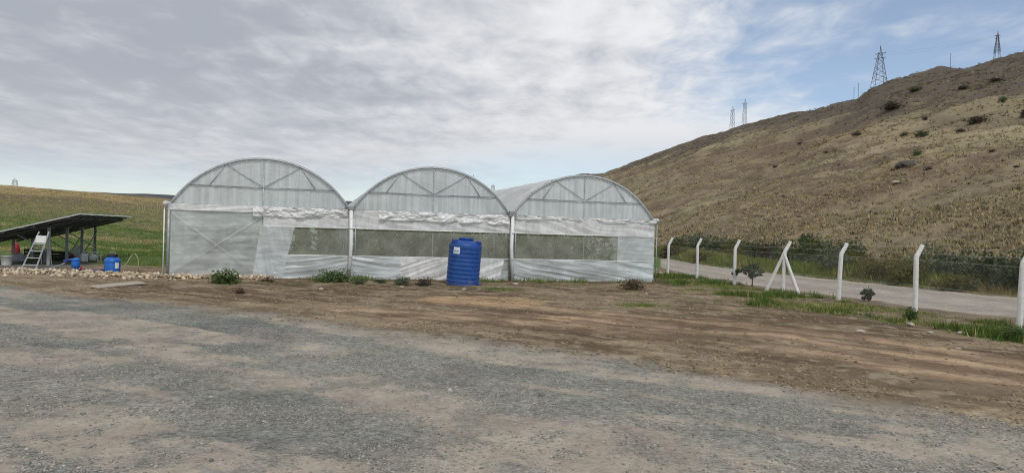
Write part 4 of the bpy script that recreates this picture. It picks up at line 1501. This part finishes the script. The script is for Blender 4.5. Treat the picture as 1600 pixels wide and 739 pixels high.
def fpt(x, y, z):
    return (x - FO[0], y - FO[1], z)


def post_mesh(lean, seed):
    g = random.Random(seed)
    mb = MB()
    pts = [(0, 0, -0.1), (0.01 * g.uniform(-1, 1), 0, 0.7), (0.012 * g.uniform(-1, 1), 0, 1.36), (0.02, 0, 1.42), (0.11, -0.02, 1.60), (0.165, -.03, 1.72)]
    mb.tube(pts, 0.07, 8, radii=[.064, .062, .060, .060, .056, .052])
    return mb


FH = 1.30
outward = np.array([math.cos(R(14)), math.sin(R(14))])
for k, (x, y) in enumerate(FENCE_PTS):
    zg = gz(x, y)
    o = post_mesh(0, k).build('post', M['white_post'], FN, False, fpt(x, y, zg), bevel=0.006)
    o.rotation_euler = (R(random.uniform(-1.5, 1.5)), R(random.uniform(-1.8, 1.8)), R(random.uniform(5, 20)))
    if k == 4:
        for (dx, dy) in ((-0.46, 0.40), (0.40, -0.42)):
            mb = MB().tube([(dx, dy, -.1), (dx * .5, dy * .5, .6), (0, 0, 1.33)], .058, 8, radii=[.06, .056, .05])
            mb.build('brace', M['white_post'], FN, False, fpt(x, y, zg), bevel=0.005)
for k in range(len(FENCE_PTS) - 1):
    (xa, ya), (xb, yb) = FENCE_PTS[k], FENCE_PTS[k + 1]
    za, zb = gz(xa, ya), gz(xb, yb)
    Ls = math.hypot(xb - xa, yb - ya); dv = Vector((xb - xa, yb - ya, 0)) / Ls
    pitch = 0.095
    V = []; F = []
    nrm = Vector((-dv.y, dv.x, 0)) * 0.0014

    def wire(s0, z0, s1, z1, th=0.0011):
        a = Vector((xa, ya, za + (zb - za) * s0 / Ls)) + dv * s0 + Vector((0, 0, z0 + .03))
        b = Vector((xa, ya, za + (zb - za) * s1 / Ls)) + dv * s1 + Vector((0, 0, z1 + .03))
        d = (b - a).normalized(); up = d.cross(nrm).normalized() * th
        n = len(V)
        for q in (a, b):
            for off in (nrm * .6, -nrm * .3 + up, -nrm * .3 - up):
                V.append((q.x - FO[0] + off.x, q.y - FO[1] + off.y, q.z + off.z))
        for i in range(3):
            j = (i + 1) % 3
            F.append((n + i, n + j, n + 3 + j, n + 3 + i))
    n_w = int((Ls + FH) / pitch)
    for i in range(n_w):
        s0 = -FH + i * pitch
        for dr in (1, -1):
            a0, a1 = s0, s0 + FH
            z0, z1 = (0, FH) if dr == 1 else (FH, 0)
            lo = max(0, a0); hi = min(Ls, a1)
            if hi - lo < .01: continue
            f0 = (lo - a0) / FH; f1 = (hi - a0) / FH
            wire(lo, z0 + (z1 - z0) * f0, hi, z0 + (z1 - z0) * f1)
    for zz in (0.02, FH * .5, FH):
        wire(0, zz, Ls, zz, 0.004)
    me = bpy.data.meshes.new('wire_mesh'); me.from_pydata(V, [], F); me.update()
    link('wire_mesh', me, FN, M['wire'])
    st = MB()
    for (ox, oz) in ((0.07, 1.52), (0.15, 1.68)):
        st.tube([(xa + ox - FO[0], ya - FO[1], za + oz), ((xa + xb) / 2 + ox - FO[0], (ya + yb) / 2 - FO[1], (za + zb) / 2 + oz - .02), (xb + ox - FO[0], yb - FO[1], zb + oz)], .003, 4)
    st.build('barbed_strand', M['wire'], FN)

# distant fence posts across the field
for k in range(14):
    px = 214 + k * 3.9 + random.uniform(-1.3, 1.3)
    p = T(px, 329.0 + 0.03 * k)
    s = p[1] / FPX
    h = random.uniform(8, 11.5) * s
    mb = MB().tube([(0, 0, -.2), (0, 0, h * .8), (.08 * h, 0, h)], .025 * h, 6)
    o = mb.build('field_fence_post', M['rock'], None, False, p)
    tag(o, 'tiny pale post of the distant fence across the field', 'fence post', 'posts of the distant fence in the field')


# ------------------------------------------------------------------ small trees by the fence
def sapling(p, h, crown_w, crown_h, seed, label, kind='leaf_dark', n=420, leaf=0.05, dx=0.0):
    e = empty('young_tree', p, 0, label, 'tree')
    g = random.Random(seed)
    mb = MB()
    mb.tube([(0, 0, -.05), (0.015, 0, h * .3), (-0.01, .01, h * .55), (dx * .5, 0, h * .9)], .02, 6, radii=[.026, .02, .016, .006])
    for k in range(7):
        an = g.random() * 6.28; z0 = h * (.35 + .06 * k)
        mb.tube([(0, 0, z0), (math.cos(an) * crown_w * .22, math.sin(an) * crown_w * .22, z0 + .1), (math.cos(an) * crown_w * .42, math.sin(an) * crown_w * .42, z0 + .12 + .1 * g.random())], .008, 4)
    mb.build('trunk', M['bark'], e, True)
    lobes = []
    for k in range(8):
        an = g.random() * 6.28; rr = (.1 + g.random() * .38) * crown_w
        lobes.append(((dx * 1.0 + math.cos(an) * rr, math.sin(an) * rr, h - crown_h * (.1 + .75 * g.random())), np.array([.17 * crown_w, .17 * crown_w, .15 * crown_h]) * (0.5 + .8 * g.random())))
    V, F = leaf_cloud(n, lobes, leaf, seed)
    link('crown', np_mesh('crown', V, F), e, M[kind])


p = T(1175, 448)
sapling(p, 1.05, 1.15, .80, 3, 'small dark leafy sapling left of the braced fence post', dx=-.10, n=950)
p = T(1357, 471)
sapling(p, 0.36, 0.40, .34, 8, 'tiny dark green seedling tree in the grass between two fence posts', 'leaf_dark', 320, .05)

# ------------------------------------------------------------------ solar table
SA = R(17.0)
d = ray(125, 334); d = d * (26.0 / d[1])
SZ = CAM_H + d[2]
ST = empty('solar_table', (d[0], 26.0, 0), SA, 'low tilted solar panel table on grey steel posts at the edge of the field', 'solar table')
TILT = R(16)
ct, stl = math.cos(TILT), math.sin(TILT)
NW, MW, ML = 8, 1.06, 2.05


def sp(s, yy, off=0.0):
    """s metres down the slope from the high edge, yy metres along the row, off = normal offset"""
    return Vector((-s * ct - off * stl, yy, SZ - s * stl + off * ct))


rotp = Matrix.Rotation(-TILT, 3, 'Y')
glass = MB().box((0, 0, .004), (ML - .05, MW - .05, .008)).mesh('cells'); glass.materials.append(M['panel'])
back = MB().box((0, 0, -.006), (ML - .05, MW - .05, .006)).mesh('backsheet'); back.materials.append(M['panel_back'])
fr = MB()
for sg in (-1, 1):
    fr.box((sg * (ML / 2 - .018), 0, -.008), (.034, MW - .012, .04)); fr.box((0, sg * (MW / 2 - .022), -.008), (ML - .075, .032, .04))
frm = fr.mesh('frame'); frm.materials.append(M['alu'])
jb = MB().box((ML * .3, 0, -.022), (.10, .14, .025)).mesh('junction_box'); jb.materials.append(M['dark'])
for r_ in range(2):
    for c_ in range(NW):
        c = sp(ML * (r_ + .5) + .01 * r_, MW * (c_ + .5), 0)
        pe = link('solar_panel', glass, ST, None, c); pe.rotation_euler = (0, -TILT, 0)
        for nm, me in (('backsheet', back), ('frame', frm), ('junction_box', jb)):
            link(nm, me, pe)
for s in (0.45, 1.55, 2.55, 3.65):
    MB().bar(sp(s, .05, -.06), sp(s, NW * MW - .05, -.06), .05, .06).build('purlin', M['steel_shaded'], ST)
for yy in (1.1, 3.3, 5.4, 7.5):
    MB().bar(sp(.2, yy, -.125), sp(3.95, yy, -.125), .06, .07).build('rafter', M['steel_shaded'], ST)
    a = sp(1.4, yy, -.16)
    MB().bar((a.x, yy, -.05), a, .10, .06).build('post', M['steel'], ST)
    b_ = sp(3.35, yy, -.16)
    MB().bar((b_.x, yy, -.05), b_, .10, .06).build('post', M['steel'], ST)
    MB().bar((a.x - .02, yy + .06, .5), (sp(2.5, yy, -.16).x, yy + .06, sp(2.5, yy, -.16).z), .035).build('brace', M['steel'], ST)
for (ya, yb) in ((3.3, 5.4), (5.4, 7.5)):
    a = sp(1.4, ya, -.16)
    MB().bar((a.x + .06, ya, .25), (a.x + .06, yb, SZ - .75), .03).build('diagonal_brace', M['steel'], ST)

# ------------------------------------------------------------------ ladder and clutter at the solar table
p = P(48, 419)
LD = empty('step_ladder', (p[0], p[1], gz(p[0], p[1])), R(8), 'white aluminium step ladder standing open under the solar table', 'ladder')
H_ = 1.30
for sg in (-1, 1):
    MB().bar((sg * .23, -.12, 0), (sg * .16 + .30, .22, H_), .045, .03).build('front_rail', M['alu'], LD)
    MB().bar((sg * .17 + .26, .55, 0), (sg * .14 + .30, .25, H_ - .12), .026, .02).build('rear_leg', M['steel'], LD)
for k in range(4):
    f = .10 + .19 * k
    MB().box((.30 * f, -.12 + .34 * f, H_ * f), (.44 - .14 * f, .09, .03)).build('tread', M['alu'], LD)
MB().bar((.24 - .16, .115, H_ * .72), (.24 - .16, .115, H_ * .72 + .01), .01).build('hinge', M['alu'], LD)
MB().box((.245, .125, H_ * .79), (.34, .02, .26), Matrix.Rotation(R(-14), 3, 'X')).build('platform', M['white_plastic'], LD, bevel=.01)


def bucket(px, py, r, h, mat, label, name='bucket', cat='bucket', handle=True):
    p = P(px, py)
    e = empty(name, (p[0], p[1], gz(p[0], p[1]) - .01), 0.4, label, cat)
    MB().lathe([(r * .8, 0), (r * .82, .01), (r * .98, h * .93), (r * 1.05, h * .94), (r * 1.05, h), (r * .95, h), (r * .78, .03), (.01, .03)], 22).build('body', mat, e, True)
    if handle:
        MB().tube([(r * math.cos(a), -.02 - r * .5 * math.sin(a), h * .9 - r * .5 * math.sin(a)) for a in np.linspace(0, math.pi, 9)], .006, 5).build('handle', M['steel'], e)
    return e


bucket(10, 414, .19, .36, M['white_plastic'], 'white plastic bucket standing left of the step ladder')


def sack(px, py, wd, dp, ht, mat, label, seed, name='sack', cat='sack'):
    p = P(px, py)
    me = rock_mesh(name, seed, 3, 0.28)
    o = link(name, me, None, mat, (p[0], p[1], gz(p[0], p[1]) + ht * .42)); o.scale = (wd, dp, ht * 1.3); o.rotation_euler = (0, .1, seed)
    for pl in me.polygons: pl.use_smooth = True
    return tag(o, label, cat)


sack(28, 410, .55, .4, .45, M['sack'], 'crumpled pale grey sack behind the white bucket', 61)
sack(24, 402, .34, .3, .78, M['red'], 'dark red cloth bundle in the shade behind the grey sack', 62, 'cloth_bundle', 'bundle')
sack(105, 405, .6, .45, .36, M['rust'], 'reddish brown heap under the solar table near the blue fitting', 63, 'scrap_heap', 'heap')
bucket(73, 411, .17, .55, M['grey_plastic'], 'dull grey plastic drum behind the front steel post', 'drum', 'drum', False)


def crate(px, py, sx, sy, sz, mat, label):
    p = P(px, py)
    e = empty('crate', (p[0], p[1], gz(p[0], p[1])), .3, label, 'crate')
    for sg in (-1, 1):
        for zz in (.2, .5, .8):
            MB().box((0, sg * sy / 2, sz * zz), (sx, .02, sz * .22)).build('slat', mat, e)
            MB().box((sg * sx / 2, 0, sz * zz), (.02, sy - .03, sz * .22)).build('slat', mat, e)
    for a in (-1, 1):
        for b in (-1, 1):
            MB().box((a * (sx / 2 - .02), b * (sy / 2 - .02), sz / 2), (.03, .03, sz)).build('corner_post', mat, e)
    MB().box((0, 0, .02), (sx - .04, sy - .04, .02)).build('bottom', mat, e)


crate(92, 407, .6, .4, .42, M['dark'], 'black plastic crate in the shade of the solar table')
crate(55, 404, .7, .5, .45, M['dark'], 'black plastic crate behind the step ladder')


def jerrycan(px, py, sx, sy, sz, label, rz=0.3):
    p = P(px, py)
    e = empty('jerrycan', (p[0], p[1], gz(p[0], p[1])), rz, label, 'jerrycan')
    MB().box((0, 0, sz * .42), (sx, sy, sz * .84)).build('body', M['white_plastic'], e, bevel=.035)
    MB().tube([(-sx * .3, 0, sz * .82), (-sx * .22, 0, sz * .97), (sx * .1, 0, sz * .97), (sx * .18, 0, sz * .82)], .022, 6).build('handle', M['white_plastic'], e, True)
    MB().lathe([(.035, sz * .84), (.035, sz * .95), (.001, sz * .95)], 12, (sx * .33, 0, 0)).build('cap', M['dark'], e, True)


jerrycan(121, 405, .36, .26, .62, 'tall white jerrycan behind the blue pipe fitting')
jerrycan(131, 409, .26, .22, .42, 'short white jerrycan right of the tall one', .9)
p = P(142, 409)
PU = empty('water_pump', (p[0], p[1], gz(p[0], p[1])), .2, 'white water pump in a tubular frame under the solar table edge', 'pump')
MB().tube([(-.26, 0, 0), (-.26, 0, .40), (.26, 0, .40), (.26, 0, 0)], .02, 6).build('frame', M['white_plastic'], PU)
MB().tube([(-.26, .35, 0), (-.26, .35, .40), (.26, .35, .40), (.26, .35, 0)], .02, 6).build('frame', M['white_plastic'], PU)
for sg in (-1, 1):
    MB().bar((sg * .26, 0, .03), (sg * .26, .35, .03), .025).build('skid', M['white_plastic'], PU)
MB().lathe([(.02, 0), (.14, .01), (.15, .15), (.15, .22), (.10, .27), (.05, .28)], 18, (0, .17, .04)).build('body', M['white_plastic'], PU, True)

# blue pipe fitting with grey pipe
p = P(118, 425)
BF = empty('pipe_filter', (p[0], p[1], gz(p[0], p[1]) - .01), R(20), 'bright blue upright water filter with flanges beside the pipe', 'filter')
MB().lathe([(.10, 0), (.11, .02), (.11, .05), (.085, .06), (.085, .14), (.12, .16), (.13, .20), (.13, .34), (.12, .38), (.135, .40), (.135, .44), (.09, .46), (.06, .48)], 20).build('body', M['blue_light'], BF, True)
MB().tube([(-.05, 0, .40), (-.2, 0, .41), (-.26, 0, .36)], .05, 10).build('inlet', M['blue'], BF, True)
MB().box((.16, -.02, .14), (.07, .05, .09)).build('valve', M['red'], BF, bevel=.01)
p2 = P(66, 424)
GP = empty('supply_pipe', (p2[0], p2[1], gz(p2[0], p2[1])), 0, 'grey pipe running from the steel post to the blue filter', 'pipe')
e = np.array([p[0] - .24, p[1] - .08, .36]) - np.array([p2[0], p2[1], 0])
MB().tube([(0, 0, .06), tuple(e * np.array([.4, .4, 0]) + np.array([0, 0, .10])), tuple(e * np.array([.8, .8, 0]) + np.array([0, 0, .22])), tuple(e)], .035, 8).build('tube', M['grey_plastic'], GP, True)
MB().tube([tuple(e * .86 + np.array([0, 0, .03])), tuple(e * .97)], .05, 8).build('coupling', M['blue'], GP, True)

# blue drum
p = P(175, 426)
BD = empty('blue_drum', (p[0], p[1], gz(p[0], p[1]) - .01), R(12), 'small blue plastic drum with black screw lid and white label', 'drum')
MB().lathe([(.18, 0), (.235, .01), (.245, .04), (.25, .30), (.24, .33), (.25, .36), (.25, .42), (.235, .47), (.19, .51), (.155, .53), (.15, .58)], 30).build('body', M['blue_light'], BD, True)
MB().lathe([(.165, .555), (.17, .57), (.17, .63), (.16, .645), (.02, .65)], 24).build('lid', M['dark'], BD, True)
MB().tube([(-.10, 0, .645), (-.06, 0, .70), (.06, 0, .70), (.10, 0, .645)], .015, 6).build('lid_grip', M['steel'], BD)
lb = MB()
for i in range(5):
    a1 = R(-38) + (i - 2) * .13
    lb.v += [(.254 * math.cos(a1), .254 * math.sin(a1), .17), (.254 * math.cos(a1), .254 * math.sin(a1), .36)]
for i in range(4): lb.f.append((i * 2, i * 2 + 2, i * 2 + 3, i * 2 + 1))
lb.build('label', M['label'], BD)

# hoses
p = P(190, 424)
HS = MB().tube([(0, 0, 0), (.12, .3, .28), (.15, .5, .52), (.28, .5, .62), (.42, .45, .45), (.50, .35, .2), (.52, .3, .0)], .018, 6).build('hose', M['hose'], None, True, (p[0] - .1, p[1], gz(p[0], p[1])))
tag(HS, 'pale looped hose standing behind the small blue drum', 'hose')
a, b_ = P(126, 424), P(168, 424)
HS = MB().tube([(0, 0, .03), ((b_[0] - a[0]) * .3, .12, .03), ((b_[0] - a[0]) * .65, -.08, .05), (b_[0] - a[0], b_[1] - a[1], .04)], .035, 7).build('ground_hose', M['purple_pipe'], None, True, (a[0], a[1], gz(a[0], a[1])))
tag(HS, 'dark purplish hose lying between the blue filter and the blue drum', 'hose')

# plank
a, b_ = P(146, 451), P(222, 445)
mid = (a + b_) / 2
ln = math.hypot(*(b_ - a)[:2])
o = MB().box((0, 0, 0), (ln, .34, .035)).build('wooden_board', M['plank'], None, False, (mid[0], mid[1], gz(mid[0], mid[1]) + .05), bevel=.006)
o.rotation_euler = (R(6), R(-1.0), math.atan2((b_ - a)[1], (b_ - a)[0]))
tag(o, 'long weathered wooden board lying on the pale rubble', 'board')


# ------------------------------------------------------------------ pylons on the skyline
def pylon(px, py_base, h_px, base_px, label, dist_extra=1.0, arms=2, kind='a', seed=0, lift=0.0, group=None):
    d = ray(px, py_base); hh = math.hypot(d[0], d[1])
    az, el = azel(px, py_base)
    rr = float(np.interp(az, _az, _R)) * dist_extra
    x, y = d[0] / hh * rr, d[1] / hh * rr
    zb = CAM_H + d[2] / hh * rr
    s = y / FPX
    h = h_px * s; wb = base_px * s
    zg = min(gz(x, y), zb) - 1.0
    e = empty('lattice_pylon' if kind != 'pole' else 'utility_pole', (x, y, zg), R(20 + 25 * seed), label, 'pylon' if kind != 'pole' else 'pole', group)
    H0 = zb - zg
    th = (0.10 + 0.22 * s) if kind == 'a' else 0.05 + 0.13 * s
    if kind == 'pole':
        MB().tube([(0, 0, 0), (0, 0, H0 + h)], th * 1.1, 6).build('shaft', M['pylon'], e)
        MB().bar((-wb / 2, 0, H0 + h * .94), (wb / 2, 0, H0 + h * .94), th * 1.4).build('crossarm', M['pylon'], e)
        return (x, y, H0 + h + zg, e)
    top = wb * (.22 if kind == 'a' else .55)
    def leg(sx, sy, f): 
        wv = wb + (top - wb) * min(f / .82, 1)
        return (sx * wv / 2, sy * wv / 2, H0 * min(1, f * 50) + h * f)
    for sx, sy in ((-1, -1), (1, -1), (1, 1), (-1, 1)):
        MB().bar((sx * wb / 2, sy * wb / 2, 0), leg(sx, sy, .82), th).build('leg', M['pylon'], e)
    lat = MB()
    nl = 6 if kind == 'a' else 4
    for k in range(nl):
        f0, f1 = .02 + .8 * k / nl, .02 + .8 * (k + 1) / nl
        for (q1, q2) in (((-1, -1), (1, -1)), ((1, -1), (1, 1)), ((1, 1), (-1, 1)), ((-1, 1), (-1, -1))):
            lat.bar(leg(*q1, f0), leg(*q2, f1), th * .55); lat.bar(leg(*q2, f0), leg(*q1, f1), th * .55)
            lat.bar(leg(*q1, f1), leg(*q2, f1), th * .55)
    lat.build('lattice', M['pylon'], e)
    hd = MB()
    hd.bar((-top / 2, 0, H0 + h * .82), (0, 0, H0 + h), th); hd.bar((top / 2, 0, H0 + h * .82), (0, 0, H0 + h), th)
    hd.bar((0, -top / 2, H0 + h * .82), (0, 0, H0 + h), th)
    hd.build('peak', M['pylon'], e)
    for k in range(arms):
        zz = H0 + h * (.80 - .12 * k); aw = wb * (.42 if kind == 'a' else 1.0)
        MB().bar((0, -aw, zz), (0, aw, zz), th).bar((0, -aw, zz), (0, -top / 2, zz - h * .05), th * .7).bar((0, aw, zz), (0, top / 2, zz - h * .05), th * .7).build('crossarm', M['pylon'], e)
    return (x, y, H0 + h * .8 + zg, e)


pA = pylon(1374, 132, 60, 20, 'tall lattice pylon standing on the hill crest', 1.02, 2, 'a', 1)
pB = pylon(1558, 84, 35, 9, 'slim lattice pylon on the high shoulder of the hill', 1.05, 2, 'a', 2)
pylon(1485, 102, 18, 4, 'short pole with crossarm on the hill crest between two pylons', 1.0, 1, 'pole', 0)
pylon(1144, 199, 33, 6, 'slender lattice mast on the lower hill crest, shorter of a pair', 1.05, 1, 'b', 0)
pylon(1163, 194, 40, 6, 'slender lattice mast on the lower hill crest, taller of a pair', 1.05, 1, 'b', 1)
pylon(1334, 157, 20, 2, 'thin short pole beside the tall pylon, shorter of two', 1.03, 1, 'pole', 0)
pylon(1341, 154, 24, 2, 'thin short pole beside the tall pylon, taller of two', 1.03, 1, 'pole', 0)
pylon(23, 294, 15, 9, 'faint distant pylon above the ochre field crest', 2.2, 2, 'b', 0)
pylon(770, 300, 12, 7, 'faint distant pylon above the valley between greenhouse arches', 1.6, 2, 'b', 0)
pylon(739, 300, 27, 2, 'thin distant mast rising behind the middle greenhouse arch', 1.4, 1, 'pole', 0)
# two conductor cables between the big pylons
for sg in (-1, 1):
    pts = []
    for f in np.linspace(0, 1, 15):
        pts.append(((pB[0] - pA[0]) * f, (pB[1] - pA[1]) * f + sg * 3.5, (pB[2] - pA[2]) * f - 4 * 2.2 * f * (1 - f)))
    o = MB().tube(pts, .02, 4).build('power_cable', M['pylon'], None, False, pA[:3])
    tag(o, 'thin power cable strung between the two hill pylons', 'cable', 'power cables between the hill pylons')
